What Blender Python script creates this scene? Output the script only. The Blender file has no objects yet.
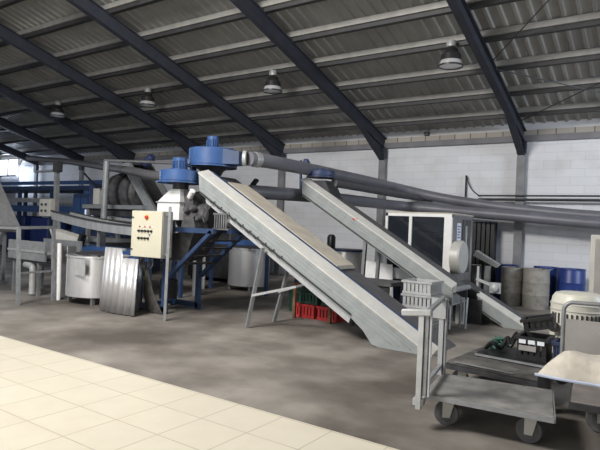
import bpy, bmesh, math, random
from mathutils import Vector, Matrix
random.seed(7)
S = bpy.context.scene
COL = S.collection
PI = math.pi

# ---------------------------------------------------------------- camera
F, CX, CY, EYE = 550.0, 300.0, 226.4, 1.6
YAW, ROLL = math.radians(34.4), math.radians(2.46)
FW = Vector((-math.sin(YAW), math.cos(YAW), 0)); RT = Vector((math.cos(YAW), math.sin(YAW), 0)); UP = Vector((0, 0, 1))
cc, ss = math.cos(ROLL), math.sin(ROLL)
cx_ = RT * cc + UP * ss; cy_ = -RT * ss + UP * cc; cz_ = -FW
cd = bpy.data.cameras.new('camera'); cam = bpy.data.objects.new('camera', cd); COL.objects.link(cam)
cd.sensor_width = 36; cd.lens = F / 600 * 36; cd.shift_y = (CY - 225) / 600; cd.clip_end = 300
cam.matrix_world = Matrix(((cx_.x, cy_.x, cz_.x, 0), (cx_.y, cy_.y, cz_.y, 0), (cx_.z, cy_.z, cz_.z, EYE), (0, 0, 0, 1)))
S.camera = cam

# ---------------------------------------------------------------- world, lights, exposure
S.view_settings.view_transform = 'Standard'; S.view_settings.look = 'None'
S.view_settings.exposure = 0.0; S.view_settings.gamma = 1; S.view_settings.use_curve_mapping = False
W = bpy.data.worlds.new('sky'); S.world = W; W.use_nodes = True
bg = W.node_tree.nodes['Background']; bg.inputs[0].default_value = (0.80, 0.88, 1.0, 1); bg.inputs[1].default_value = 0.45

def area(name, loc, target, sx, sy, power, col=(1, 1, 1)):
    l = bpy.data.lights.new(name, 'AREA'); l.shape = 'RECTANGLE'; l.size = sx; l.size_y = sy; l.energy = power; l.color = col
    o = bpy.data.objects.new(name, l); COL.objects.link(o); o.location = loc
    o.rotation_euler = (Vector(target) - Vector(loc)).to_track_quat('-Z', 'Y').to_euler()
    return o
area('high_key_light', (-6.0, 0.2, 6.8), (-4.6, 9.5, 0.6), 3.0, 1.6, 1050, (1.0, 0.97, 0.93))  # unseen source high up front, placed by shadow directions; roof sheet stays closed
area('front_doorway_light', (-4.5, -4.2, 2.6), (-5.0, 8, 1.4), 5, 4.2, 190, (1.0, 0.97, 0.93))
area('added_side_light', (5.5, 10.0, 4.1), (-4.5, 14.5, 2.7), 3.5, 1.0, 430, (0.82, 0.90, 1.0))  # added high light to brighten the upper right wall; no window there
area('far_window_light', (-27.6, 13.6, 3.9), (-20, 8, 0.5), 4, 1.2, 300, (0.75, 0.85, 1.0))

# ---------------------------------------------------------------- materials
def mat(name, col, rough=.6, metal=0., var=.12, scale=6., bump=0., col2=None, streak=None, spec=.5, stain=None):
    m = bpy.data.materials.new(name); m.use_nodes = True; nt = m.node_tree; b = nt.nodes['Principled BSDF']
    b.inputs['Roughness'].default_value = rough; b.inputs['Metallic'].default_value = metal
    b.inputs['Specular IOR Level'].default_value = spec
    tc = nt.nodes.new('ShaderNodeTexCoord'); mp = nt.nodes.new('ShaderNodeMapping'); nz = nt.nodes.new('ShaderNodeTexNoise')
    nt.links.new(tc.outputs['Object'], mp.inputs[0]); nt.links.new(mp.outputs[0], nz.inputs['Vector'])
    if streak: mp.inputs['Scale'].default_value = streak
    nz.inputs['Scale'].default_value = scale; nz.inputs['Detail'].default_value = 5
    rp = nt.nodes.new('ShaderNodeValToRGB'); nt.links.new(nz.outputs['Fac'], rp.inputs[0])
    c1 = [max(0, c * (1 - var)) for c in col]; c2 = [min(1, c * (1 + var)) for c in col] if col2 is None else col2
    rp.color_ramp.elements[0].position = .35; rp.color_ramp.elements[1].position = .65
    rp.color_ramp.elements[0].color = (*c1, 1); rp.color_ramp.elements[1].color = (*c2, 1)
    out = rp.outputs[0]
    if stain:
        sc, scol, lo, hi = stain
        n2 = nt.nodes.new('ShaderNodeTexNoise'); n2.inputs['Scale'].default_value = sc; n2.inputs['Detail'].default_value = 6
        nt.links.new(tc.outputs['Object'], n2.inputs['Vector'])
        mr = nt.nodes.new('ShaderNodeMapRange'); mr.inputs[1].default_value = lo; mr.inputs[2].default_value = hi
        nt.links.new(n2.outputs['Fac'], mr.inputs[0])
        mx = nt.nodes.new('ShaderNodeMix'); mx.data_type = 'RGBA'; mx.inputs[7].default_value = (*scol, 1)
        nt.links.new(mr.outputs[0], mx.inputs[0]); nt.links.new(out, mx.inputs[6]); out = mx.outputs[2]
    nt.links.new(out, b.inputs['Base Color'])
    if bump:
        bp = nt.nodes.new('ShaderNodeBump'); bp.inputs['Strength'].default_value = bump; bp.inputs['Distance'].default_value = .02
        nt.links.new(nz.outputs['Fac'], bp.inputs['Height']); nt.links.new(bp.outputs[0], b.inputs['Normal'])
    return m

def brick_mat(name, col, mortar, bw, bh, ms, offs=.5, axes='XZ', rough=.6, var=.06, origin=(0, 0, 0), stain=None, spec=.4, bump=.3):
    m = bpy.data.materials.new(name); m.use_nodes = True; nt = m.node_tree; b = nt.nodes['Principled BSDF']
    b.inputs['Roughness'].default_value = rough; b.inputs['Specular IOR Level'].default_value = spec
    tc = nt.nodes.new('ShaderNodeTexCoord'); sp = nt.nodes.new('ShaderNodeSeparateXYZ'); cb = nt.nodes.new('ShaderNodeCombineXYZ')
    mp = nt.nodes.new('ShaderNodeMapping'); mp.inputs['Location'].default_value = [-v for v in origin]
    nt.links.new(tc.outputs['Object'], mp.inputs[0]); nt.links.new(mp.outputs[0], sp.inputs[0])
    nt.links.new(sp.outputs['XYZ'.index(axes[0])], cb.inputs[0]); nt.links.new(sp.outputs['XYZ'.index(axes[1])], cb.inputs[1])
    br = nt.nodes.new('ShaderNodeTexBrick'); nt.links.new(cb.outputs[0], br.inputs['Vector'])
    br.offset = offs; br.inputs['Scale'].default_value = 1; br.inputs['Brick Width'].default_value = bw; br.inputs['Row Height'].default_value = bh
    br.inputs['Mortar Size'].default_value = ms; br.inputs['Mortar Smooth'].default_value = .3
    br.inputs['Color1'].default_value = (*[c * (1 - var) for c in col], 1); br.inputs['Color2'].default_value = (*[min(1, c * (1 + var)) for c in col], 1)
    br.inputs['Mortar'].default_value = (*mortar, 1)
    nz = nt.nodes.new('ShaderNodeTexNoise'); nz.inputs['Scale'].default_value = stain[0] if stain else 3; nz.inputs['Detail'].default_value = 6
    nt.links.new(tc.outputs['Object'], nz.inputs['Vector'])
    mr = nt.nodes.new('ShaderNodeMapRange'); mr.inputs[1].default_value = stain[2] if stain else .4; mr.inputs[2].default_value = stain[3] if stain else .8
    mr.inputs[4].default_value = stain[4] if stain else .15
    nt.links.new(nz.outputs['Fac'], mr.inputs[0])
    mx = nt.nodes.new('ShaderNodeMix'); mx.data_type = 'RGBA'; mx.inputs[7].default_value = (*(stain[1] if stain else col), 1)
    nt.links.new(mr.outputs[0], mx.inputs[0]); nt.links.new(br.outputs['Color'], mx.inputs[6]); nt.links.new(mx.outputs[2], b.inputs['Base Color'])
    bp = nt.nodes.new('ShaderNodeBump'); bp.inputs['Strength'].default_value = bump; bp.inputs['Distance'].default_value = .01; bp.invert = True
    nt.links.new(br.outputs['Fac'], bp.inputs['Height']); nt.links.new(bp.outputs[0], b.inputs['Normal'])
    return m

def emis(name, col, s):
    m = bpy.data.materials.new(name); m.use_nodes = True; b = m.node_tree.nodes['Principled BSDF']
    b.inputs['Base Color'].default_value = (*col, 1); b.inputs['Emission Color'].default_value = (*col, 1); b.inputs['Emission Strength'].default_value = s
    return m

def glass(name, col, alpha=.35):
    m = bpy.data.materials.new(name); m.use_nodes = True; b = m.node_tree.nodes['Principled BSDF']
    b.inputs['Base Color'].default_value = (*col, 1); b.inputs['Roughness'].default_value = .06; b.inputs['Alpha'].default_value = alpha
    return m

M = {}
M['concrete'] = mat('concrete', (.25, .228, .203), .75, 0, .26, 1.6, .15, stain=(.7, (.10, .086, .074), .42, .64), spec=.35)
M['tile'] = brick_mat('cream_tile', (.66, .61, .50), (.42, .37, .29), .48, .46, .006, 0, 'XY', .35, .02, (-3.62, 3.74, 0), (5, (.61, .55, .44), .4, .7, .5), bump=.2)
M['wall'] = brick_mat('white_painted_block', (.70, .71, .74), (.61, .61, .64), .62, .205, .007, .5, 'XZ', .7, .035, stain=(1.3, (.47, .45, .42), .52, .85, .6))
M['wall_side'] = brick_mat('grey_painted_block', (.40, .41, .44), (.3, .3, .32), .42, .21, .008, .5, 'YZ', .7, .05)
M['block'] = brick_mat('bare_block', (.40, .37, .33), (.14, .13, .12), .42, .4, .016, 0, 'XZ', .85, .12)
M['beam'] = mat('grey_painted_concrete', (.20, .20, .215), .7, 0, .12, 3)
M['column'] = mat('column_grey', (.22, .22, .23), .7, 0, .15, 4)
M['rafter'] = mat('blue_grey_steel', (.030, .034, .048), .7, 0, .12, 4)
M['purlin'] = mat('galvanised_purlin', (.26, .255, .24), .55, .1, .12, 4)
M['purlin_shade'] = mat('shade_toned_purlin', (.035, .035, .037), .6, 0, .15, 4)
M['sheet'] = mat('roof_sheet', (.36, .355, .335), .55, .1, .10, 1.2, stain=(.9, (.27, .265, .25), .56, .8))
M['galv'] = mat('galvanised_steel', (.40, .41, .42), .45, .35, .10, 8, streak=(1, 1, .25))
M['galv_light'] = mat('light_galvanised', (.46, .47, .47), .5, .2, .08, 9)
M['panel'] = mat('painted_grey_panel', (.315, .337, .335), .5, .1, .07, 7, stain=(3, (.26, .27, .265), .58, .75))
M['flange'] = mat('white_flange', (.60, .59, .555), .5, .05, .05, 7, stain=(4, (.53, .49, .42), .58, .8))
M['beige'] = mat('beige_cover', (.46, .42, .35), .6, 0, .1, 5)
M['belt'] = mat('dark_belt', (.085, .083, .09), .7, 0, .12, 6)
M['stainless'] = mat('stainless', (.70, .70, .71), .28, .6, .06, 5, streak=(14, 14, .5))
M['stainless_dark'] = mat('stainless_dark', (.36, .36, .37), .35, .7, .1, 6)
M['blue'] = mat('blue_paint', (.038, .092, .24), .42, 0, .15, 5, spec=.5)
M['blue_dull'] = mat('blue_steel_frame', (.028, .055, .13), .5, 0, .2, 6)
M['blue_dark'] = mat('dark_blue_paint', (.025, .04, .10), .5, 0, .2, 6)
M['blue_plastic'] = mat('blue_plastic', (.02, .045, .20), .4, 0, .15, 4)
M['dark'] = mat('dark_steel', (.05, .05, .055), .5, .3, .25, 8)
M['dark_grey'] = mat('dark_grey_machine', (.11, .11, .115), .5, .4, .3, 8, stain=(7, (.16, .155, .15), .55, .75))
M['black'] = mat('black_plastic', (.012, .012, .013), .45, 0, .2, 10)
M['rubber'] = mat('grey_rubber', (.10, .10, .103), .8, 0, .2, 12)
M['pipe'] = mat('grey_pvc_pipe', (.155, .155, .178), .42, 0, .10, 3)
M['cream'] = mat('cream_enamel', (.58, .55, .43), .4, 0, .03, 4)
M['cream_side'] = mat('grey_cabinet_side', (.50, .49, .45), .45, .1, .05, 4)
M['white'] = mat('white_paint', (.80, .80, .79), .5, 0, .05, 5)
M['tube'] = mat('grey_tube', (.27, .28, .29), .45, .3, .12, 9)
M['wood'] = mat('grey_worn_deck', (.185, .18, .172), .8, 0, .25, 5, .2, stain=(3.5, (.30, .285, .265), .52, .7))
M['wood_dark'] = mat('dark_worn_deck', (.10, .095, .09), .8, 0, .35, 6, .2, stain=(4, (.19, .18, .165), .55, .75))
M['sack'] = mat('woven_sack', (.62, .57, .49), .9, 0, .08, 14, .4)
M['sack_hem'] = mat('pale_blue_hem', (.52, .58, .72), .8)
M['board'] = mat('grey_board', (.33, .315, .30), .6, 0, .06, 5)
M['tub'] = mat('cream_plastic', (.68, .66, .57), .4, 0, .04, 5)
M['drum_dirty'] = mat('dirty_white_drum', (.30, .285, .255), .7, 0, .15, 5, stain=(5, (.13, .12, .105), .5, .75))
M['red'] = mat('red_plastic', (.52, .035, .035), .5, 0, .15, 7)
M['green'] = mat('dark_green_plastic', (.02, .07, .05), .5, 0, .2, 7)
M['orange'] = mat('orange_collar', (.55, .22, .06), .5)
M['yellow'] = mat('yellow_plate', (.75, .5, .06), .5)
M['brown'] = mat('rusty_leg', (.20, .10, .055), .8, .2, .3, 12)
M['paper'] = mat('white_label', (.8, .83, .88), .6, 0, .02)
M['ink'] = mat('blue_ink', (.10, .16, .45), .6, 0, .02)
M['window'] = emis('bright_daylight_pane', (.86, .93, 1.0), 2.4)
M['lamp_glass'] = mat('lamp_glass', (.55, .55, .55), .2, .3, .1, 6)
M['lamp_body'] = mat('lamp_body', (.03, .03, .032), .4, .3, .2, 6)
M['pane'] = glass('smoky_window_pane', (.03, .035, .045), .62)
M['cable'] = mat('cable', (.09, .085, .075), .6, 0, .3, 10)

# ---------------------------------------------------------------- mesh builder
class MB:
    def __init__(s): s.bm = bmesh.new()
    def poly(s, pts, faces):
        v = [s.bm.verts.new(p) for p in pts]
        for f in faces:
            try: s.bm.faces.new([v[i] for i in f])
            except ValueError: pass
        return s
    def box(s, a, b, rz=0, piv=None):
        x0, y0, z0 = a; x1, y1, z1 = b
        pts = [Vector(p) for p in ((x0,y0,z0),(x1,y0,z0),(x1,y1,z0),(x0,y1,z0),(x0,y0,z1),(x1,y0,z1),(x1,y1,z1),(x0,y1,z1))]
        if rz:
            c = Vector(piv) if piv else Vector(((x0+x1)/2, (y0+y1)/2, 0)); R = Matrix.Rotation(rz, 3, 'Z')
            pts = [R @ (p - c) + c for p in pts]
        return s.poly(pts, ((3,2,1,0),(4,5,6,7),(0,1,5,4),(1,2,6,5),(2,3,7,6),(3,0,4,7)))
    def beam(s, p, q, w, h, up=(0, 0, 1)):
        p, q = Vector(p), Vector(q); d = (q - p).normalized(); u = Vector(up)
        sd = d.cross(u)
        if sd.length < 1e-4: sd = d.cross(Vector((0, 1, 0)))
        sd.normalize(); u = sd.cross(d).normalized(); a, b = sd * w / 2, u * h / 2
        pts = [p-a-b, p+a-b, p+a+b, p-a+b, q-a-b, q+a-b, q+a+b, q-a+b]
        return s.poly(pts, ((0,1,2,3),(7,6,5,4),(0,4,5,1),(1,5,6,2),(2,6,7,3),(3,7,4,0)))
    def tube(s, pts, r, n=10, cap=True):
        pts = [Vector(p) for p in pts]; rings = []
        rs = r if isinstance(r, (list, tuple)) else [r] * len(pts)
        d0 = (pts[1] - pts[0]).normalized(); a = d0.orthogonal().normalized()
        for i, p in enumerate(pts):
            if i == 0: d = d0
            elif i == len(pts) - 1: d = (pts[i] - pts[i-1]).normalized()
            else: d = ((pts[i] - pts[i-1]).normalized() + (pts[i+1] - pts[i]).normalized()).normalized()
            a = (a - d * a.dot(d)).normalized(); b = d.cross(a)
            rings.append([s.bm.verts.new(p + (a * math.cos(2*PI*k/n) + b * math.sin(2*PI*k/n)) * rs[i]) for k in range(n)])
        for i in range(len(rings) - 1):
            for k in range(n):
                f = s.bm.faces.new((rings[i][k], rings[i][(k+1) % n], rings[i+1][(k+1) % n], rings[i+1][k])); f.smooth = True
        if cap:
            s.bm.faces.new(rings[0][::-1]); s.bm.faces.new(rings[-1])
        return s
    def cyl(s, p, q, r, n=24): return s.tube((p, q), r, n)
    def lathe(s, c, prof, n=32, ax=(0, 0, 1), smooth=True, sx=1, sy=1):
        ax = Vector(ax).normalized(); a = Vector((1, 0, 0)) if abs(ax.z) > .9 else ax.orthogonal().normalized(); b = ax.cross(a); c = Vector(c); rings = []
        for r, z in prof:
            if r < 1e-5: rings.append([s.bm.verts.new(c + ax * z)])
            else: rings.append([s.bm.verts.new(c + ax * z + (a * math.cos(2*PI*k/n) * sx + b * math.sin(2*PI*k/n) * sy) * r) for k in range(n)])
        for i in range(len(rings) - 1):
            A, B = rings[i], rings[i+1]
            for k in range(n):
                k2 = (k + 1) % n
                if len(A) == 1 and len(B) == 1: continue
                if len(A) == 1: f = s.bm.faces.new((A[0], B[k2], B[k]))
                elif len(B) == 1: f = s.bm.faces.new((A[k], A[k2], B[0]))
                else: f = s.bm.faces.new((A[k], A[k2], B[k2], B[k]))
                f.smooth = smooth
        return s
    def prism(s, pts, vec):
        n = len(pts); v = Vector(vec); P = [Vector(p) for p in pts]; P2 = [p + v for p in P]
        return s.poly(P + P2, [tuple(range(n - 1, -1, -1)), tuple(range(n, 2*n))] + [(i, (i+1) % n, n + (i+1) % n, n + i) for i in range(n)])
    def build(s, name, m, parent=None, loc=None, bevel=0):
        root = parent
        while root is not None and root.parent is not None: root = root.parent
        off = Vector(root.location) if root is not None else Vector(loc or (0, 0, 0))
        bmesh.ops.translate(s.bm, verts=s.bm.verts, vec=-off)
        bmesh.ops.recalc_face_normals(s.bm, faces=s.bm.faces)
        me = bpy.data.meshes.new(name); s.bm.to_mesh(me); s.bm.free(); me.set_sharp_from_angle(angle=math.radians(38))
        me.materials.append(M[m] if isinstance(m, str) else m)
        o = bpy.data.objects.new(name, me); COL.objects.link(o)
        if parent is not None: o.parent = parent
        else: o.location = off
        if bevel:
            bv = o.modifiers.new('bevel', 'BEVEL'); bv.width = bevel; bv.segments = 2; bv.limit_method = 'ANGLE'
        return o

def tag(o, label, cat, group=None, kind=None):
    if label: o['label'] = label
    if cat: o['category'] = cat
    if group: o['group'] = group
    if kind: o['kind'] = kind
    return o
def thing(name, loc, label, cat, group=None):
    o = bpy.data.objects.new(name, None); o.empty_display_size = .1; COL.objects.link(o); o.location = loc
    return tag(o, label, cat, group)
def struct(o): o['kind'] = 'structure'; return o
def dup(root, loc, label, rz=0):
    r = root.copy(); COL.objects.link(r); r.location = loc; r.rotation_euler = (0, 0, rz); r['label'] = label
    for ch in list(root.children):
        c = ch.copy(); COL.objects.link(c); c.parent = r
        for g in ch.children:
            d = g.copy(); COL.objects.link(d); d.parent = c
    return r
def ray(x, y):
    u, v = x - CX, y - CY
    a, b = u * cc + v * ss, -u * ss + v * cc
    return FW * F + RT * a - UP * b
def at(x, y, Y):                                  # world point on the upright plane at depth Y seen at pixel x, y
    r = ray(x, y); p = r * (Y / r.y); p.z += EYE; return p

# ================================================================ SETTING
WY = 14.65; EAVE = 4.46; SL = .283
def roofz(y): return EAVE + SL * (WY - y)
struct(MB().box((-34, 3.76, -.12), (9, 15, 0)).build('floor', 'concrete'))
struct(MB().box((-34, -4.5, -.12), (9, 3.76, .003)).build('tile_floor', 'tile'))
struct(MB().poly([(-34, WY, 0), (9, WY, 0), (9, WY, EAVE + .05), (-34, WY, EAVE + .05), (-34, WY + .2, 0), (9, WY + .2, 0), (9, WY + .2, EAVE), (-34, WY + .2, EAVE)],
       ((0,1,2,3), (5,4,7,6), (3,2,6,7), (0,3,7,4), (1,5,6,2), (4,5,1,0))).build('wall_back', 'wall'))
struct(MB().box((-34.2, -4.5, 0), (-34, WY, 4.4)).poly([(-34.1, -4.5, 4.4), (-34.1, WY, 4.4), (-34.1, -4.5, 9.5)], [(0, 1, 2)]).build('wall_left', 'wall_side'))
struct(MB().poly([(7, -4.5, 0), (7, WY, 0), (7, WY, 4.5), (7, -4.5, 9.95), (7.2, -4.5, 0), (7.2, WY, 0), (7.2, WY, 4.5), (7.2, -4.5, 9.95)], ((0,1,2,3), (7,6,5,4), (0,3,7,4), (3,2,6,7), (1,5,6,2))).build('wall_right_added', 'wall_side'))  # unseen right wall, added to keep sky light off the drum area
struct(MB().poly([(-1.2, -4.5, .01), (7, -4.5, .01), (7, -4.5, 9.8), (-1.2, -4.5, 9.8), (-1.2, -4.7, .01), (7, -4.7, .01), (7, -4.7, 9.8), (-1.2, -4.7, 9.8)], ((0,1,2,3), (7,6,5,4), (0,3,7,4), (3,2,6,7), (1,5,6,2))).build('wall_front_added', 'beam'))  # unseen partial wall, added to block sky light from the right side
b = MB(); b.box((-34, WY - .10, 3.98), (9, WY + .01, 4.13)); struct(b.build('ring_beam', 'beam'))
b = MB(); b.box((-34, WY - .06, 4.132), (9, WY + .01, 4.27)); struct(b.build('block_course', 'block'))
# roof sheet: trapezoidal ribs running up the slope
b = MB(); x = -34.0; prof = []
while x < 9: prof += [(x, 0), (x + .15, 0), (x + .175, -.035), (x + .225, -.035)]; x += .25
y0, y1 = WY + .2, -4.5; vs0 = [b.bm.verts.new((px, y0, roofz(y0) + h)) for px, h in prof]; vs1 = [b.bm.verts.new((px, y1, roofz(y1) + h)) for px, h in prof]
for i in range(len(prof) - 1): b.bm.faces.new((vs0[i], vs0[i+1], vs1[i+1], vs1[i]))
struct(b.build('ceiling', 'sheet'))
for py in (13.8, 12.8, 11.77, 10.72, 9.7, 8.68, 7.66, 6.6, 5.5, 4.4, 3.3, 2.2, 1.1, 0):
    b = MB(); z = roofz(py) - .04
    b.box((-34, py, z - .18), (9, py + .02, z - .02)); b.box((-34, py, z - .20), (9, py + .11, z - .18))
    po = struct(b.build('roof_purlin', 'purlin_shade', loc=(-12, py, z)))  # dark web and lip colour stands in for the shade band behind each purlin
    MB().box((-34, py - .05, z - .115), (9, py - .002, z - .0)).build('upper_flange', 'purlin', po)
RX = (-32.5, -28.9, -25.3, -21.7, -18.25, -14.3, -10.76, -7.12, -3.28, .55, 4.3)
for rx in RX:
    b = MB(); n = Vector((0, -SL, -1)).normalized()
    p, q = Vector((rx, WY - .02, roofz(WY) - .215)), Vector((rx, -4.4, roofz(-4.4) - .215))
    d = (q - p).normalized(); nn = Vector((0, d.z, -d.y)).normalized()
    if nn.z > 0: nn = -nn
    H = .30
    b.beam(p + nn * .01, q + nn * .01, .15, .02); b.beam(p + nn * H, q + nn * H, .15, .022); b.beam(p + nn * H / 2, q + nn * H / 2, .02, H)
    e = p + d * 1.5
    if rx > -20: b.prism([p + nn * H + Vector((-.012, 0, 0)), e + nn * H + Vector((-.012, 0, 0)), p + nn * (H + .34) + Vector((-.012, .0, 0))], (.024, 0, 0))
    if rx > -20: b.beam(p + nn * (H + .34), e + nn * H, .17, .022)
    struct(b.build('roof_rafter', 'rafter', loc=(rx, WY, 4)))
    b = MB(); b.box((rx - .1, WY - .2, 0), (rx + .1, WY - .101, 3.78)); struct(b.build('wall_column', 'column', loc=(rx, WY - .1, 0)))
    b = MB(); b.box((rx - .11, WY - .24, 3.66), (rx + .11, WY - .102, 3.97)); struct(b.build('column_cap', 'rafter', loc=(rx, WY - .1, 3.7)))
# bright window high on the far left of the back wall
wn = MB()
for (xa, xb) in ((-28.85, -27.93), (-27.87, -26.95)): wn.box((xa, WY - .15, 3.55), (xb, WY - .13, 4.33))
wo = struct(MB().box((-28.95, WY - .17, 3.48), (-26.85, WY - .15, 3.55)).box((-28.95, WY - .17, 4.33), (-26.85, WY - .15, 4.38)).box((-28.95, WY - .17, 3.55), (-28.85, WY - .15, 4.33)).box((-26.95, WY - .17, 3.55), (-26.85, WY - .15, 4.33)).box((-27.93, WY - .17, 3.55), (-27.87, WY - .15, 4.33)).build('window_1', 'beam', loc=(-27.9, WY, 3.5)))
wn.build('window_pane', 'window', wo)
# wire cross-bracing under the roof in the right bay
def rod(p, q, r=.012):
    return MB().tube((p, q), r, 6)
for (a, bq, lab) in (((-3.2, 11.6), (.35, 14.2), 'thin bracing rod under the roof falling to the right'), ((-3.2, 13.9), (.35, 11.2), 'thin bracing rod under the roof rising to the right'),
                ((-3.2, 11.3), (.35, 7.2), 'thin bracing rod at the top right of the roof')):
    p = (a[0], a[1], roofz(a[1]) - .3); q = (bq[0], bq[1], roofz(bq[1]) - .3)
    o = struct(rod(p, q).build('bracing_rod', 'dark', loc=p))

# roof lamps
def lamp(x, y, ztop, label):
    t = thing('high_bay_lamp', (x, y, ztop), label, 'lamp', 'high bay lamps under the roof')
    zr = roofz(y) - .2
    MB().tube(((x, y, ztop - .01), (x, y, zr)), .015, 6).build('hanger', 'dark', t)
    MB().lathe((x, y, ztop - .13), [(0, .13), (.085, .13), (.10, .1), (.10, .01), (.06, 0), (0, 0)], 20).build('ballast_cap', 'galv', t)
    MB().lathe((x, y, ztop - .40), [(.055, .27), (.12, .24), (.15, .15), (.19, .12), (.21, .0), (.20, 0), (.18, .11), (.13, .16), (.05, .25)], 24).build('housing', 'lamp_body', t)
    MB().lathe((x, y, ztop - .50), [(.205, .1), (.225, .03), (.225, 0), (0, -.012)], 24).build('reflector_glass', 'lamp_glass', t)
    MB().lathe((x, y, ztop - .515), [(.225, .0), (.24, .0), (.24, .03), (.225, .03), (.225, 0)], 24).build('rim', 'lamp_body', t)
lamp(-3.81, 10.6, 5.40, 'largest high bay lamp, hanging beside the rightmost rafter')
lamp(-8.24, 10.6, 5.36, 'high bay lamp hanging above the large blue blower')
lamp(-12.81, 10.6, 5.42, 'high bay lamp hanging above the cream control cabinet')
lamp(-17.35, 10.6, 5.46, 'farthest high bay lamp, hanging above the far left post')

# ================================================================ INCLINED CONVEYORS
def conveyor(name, label, X0, zf0, s, xa, xb, y0, y1, dz, beige_to=None, panel='panel', flange_h=.07, fw=.24, floorcut=True, tail=None, lip_h=0, guide='belt'):
    zf = lambda X: zf0 - s * (X - X0)
    t = thing(name, ((xa + xb) / 2, (y0 + y1) / 2, 0), label, 'conveyor')
    xe = xb; zlim = .004
    ang = math.atan(s); dx = dz * math.cos(ang) * math.sin(ang) * .35
    # side panel in the XZ plane
    def side(Y, th, top):
        tl = (xa, Y, zf(xa) + top); bl = (xa + dx, Y, zf(xa + dx) - dz)
        if floorcut:
            xbt = X0 + (zf0 + top - zlim) / s; xbb = X0 + (zf0 - dz - zlim) / s
            if tail and Y == y0: return [tl, (xbt, Y, zlim)] + [(a_, Y, b_) for a_, b_ in tail] + [bl]
            return [tl, (xbt, Y, zlim), (xbb, Y, zlim), bl]
        return [tl, (xb, Y, zf(xb) + top), (xb, Y, zf(xb) - dz), bl]
    sd = MB(); sd.prism(side(y0, 0, 0), (0, .03, 0))
    po = sd.build('side_panel', panel, t)
    rb = MB()
    for f in (.22, .40, .62, .80):
        xs0 = xa + .06 + f * dx; xs1 = (X0 + (zf0 - dz * f - .03) / s - (.12 * f if tail else 0)) if floorcut else xb - .02
        rb.beam((xs0, y0 - .006, zf(xs0) - dz * f), (xs1, y0 - .006, zf(xs1) - dz * f), .014, .014)
    rb.build('rib', panel, po)
    lx1 = (tail[-1][0] if tail else X0 + (zf0 - dz - .03) / s) if floorcut else xb
    lip = MB(); lip.beam((xa + dx, y0 - .02, zf(xa + dx) - dz + .035), (lx1, y0 - .02, zf(lx1) - dz + .035), .03, .012); lip.build('lower_edge', 'dark', po)
    MB().prism(side(y1 - .03, 0, -.02), (0, .03, 0)).build('side_panel', 'belt', t)
    if lip_h: MB().prism([(xa + dx + .1, y0 + .04, zf(xa + dx + .1) - dz), (tail[-1][0] - .03, y0 + .04, tail[-1][1] + .02), (tail[-1][0] - .06, y0 + .04, tail[-1][1] - lip_h * .9), (xa + dx + .12, y0 + .04, zf(xa + dx + .12) - dz - lip_h)], (0, .015, 0)).build('lower_lip', 'galv_light', po)
    xt = X0 + (zf0 - .02) / s if floorcut else xb
    fl = MB(); A, B_ = xa, xt
    fl.poly([(A, y0 - .015, zf(A) - .02), (A, y0 - .015, zf(A) + .005), (A, y0 + fw, zf(A) + flange_h), (A, y0 + fw, zf(A) - .05),
             (B_, y0 - .015, zf(B_) - .02), (B_, y0 - .015, zf(B_) + .005), (B_, y0 + fw, zf(B_) + flange_h), (B_, y0 + fw, zf(B_) - .05)],
            ((0,1,2,3), (7,6,5,4), (0,4,5,1), (1,5,6,2), (2,6,7,3), (3,7,4,0))); fl.build('top_flange', 'flange', t)
    MB().beam((xa + .05, y0 + fw + .03, zf(xa + .05) + flange_h - .005), (xt - .1, y0 + fw + .03, zf(xt - .1) + flange_h - .005), .06, .02).build('blue_guide', guide, t)
    ya, yb = y0 + fw, y1 - .03
    MB().prism([(xa, ya, zf(xa) - .02), (xt, ya, zf(xt) - .02), (xt, ya, zf(xt) - .05), (xa, ya, zf(xa) - .05)], (0, yb - ya, 0)).build('belt', 'belt', t)
    MB().prism([(xa + dx, y0 + .03, zf(xa + dx) - dz), (lx1, y0 + .03, zf(lx1) - dz), (lx1, y0 + .03, zf(lx1) - dz + .02), (xa + dx, y0 + .03, zf(xa + dx) - dz + .02)], (0, y1 - y0 - .06, 0)).build('bottom_pan', 'galv', t)
    MB().prism([(xa, y0 + .03, zf(xa) - .05), (xa + .02, y0 + .03, zf(xa + .02) - .05), (xa + dx + .02, y0 + .03, zf(xa + dx) - dz), (xa + dx, y0 + .03, zf(xa + dx) - dz)], (0, y1 - y0 - .06, 0)).build('head_plate', 'galv_light', t)
    if beige_to:
        a = xa + .35
        cv = MB(); cv.poly([(a, ya + .09, zf(a) + .0), (beige_to, ya + .09, zf(beige_to)), (beige_to, ya + .14, zf(beige_to) + .06), (a, ya + .14, zf(a) + .06),
                            (beige_to, yb - .05, zf(beige_to) + .06), (a, yb - .05, zf(a) + .06), (beige_to, yb, zf(beige_to)), (a, yb, zf(a))],
                           ((0,1,2,3), (3,2,4,5), (5,4,6,7), (1,6,4,2), (0,3,5,7), (0,7,6,1))); cv.build('cover', 'beige', t)
    return t, zf

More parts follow.
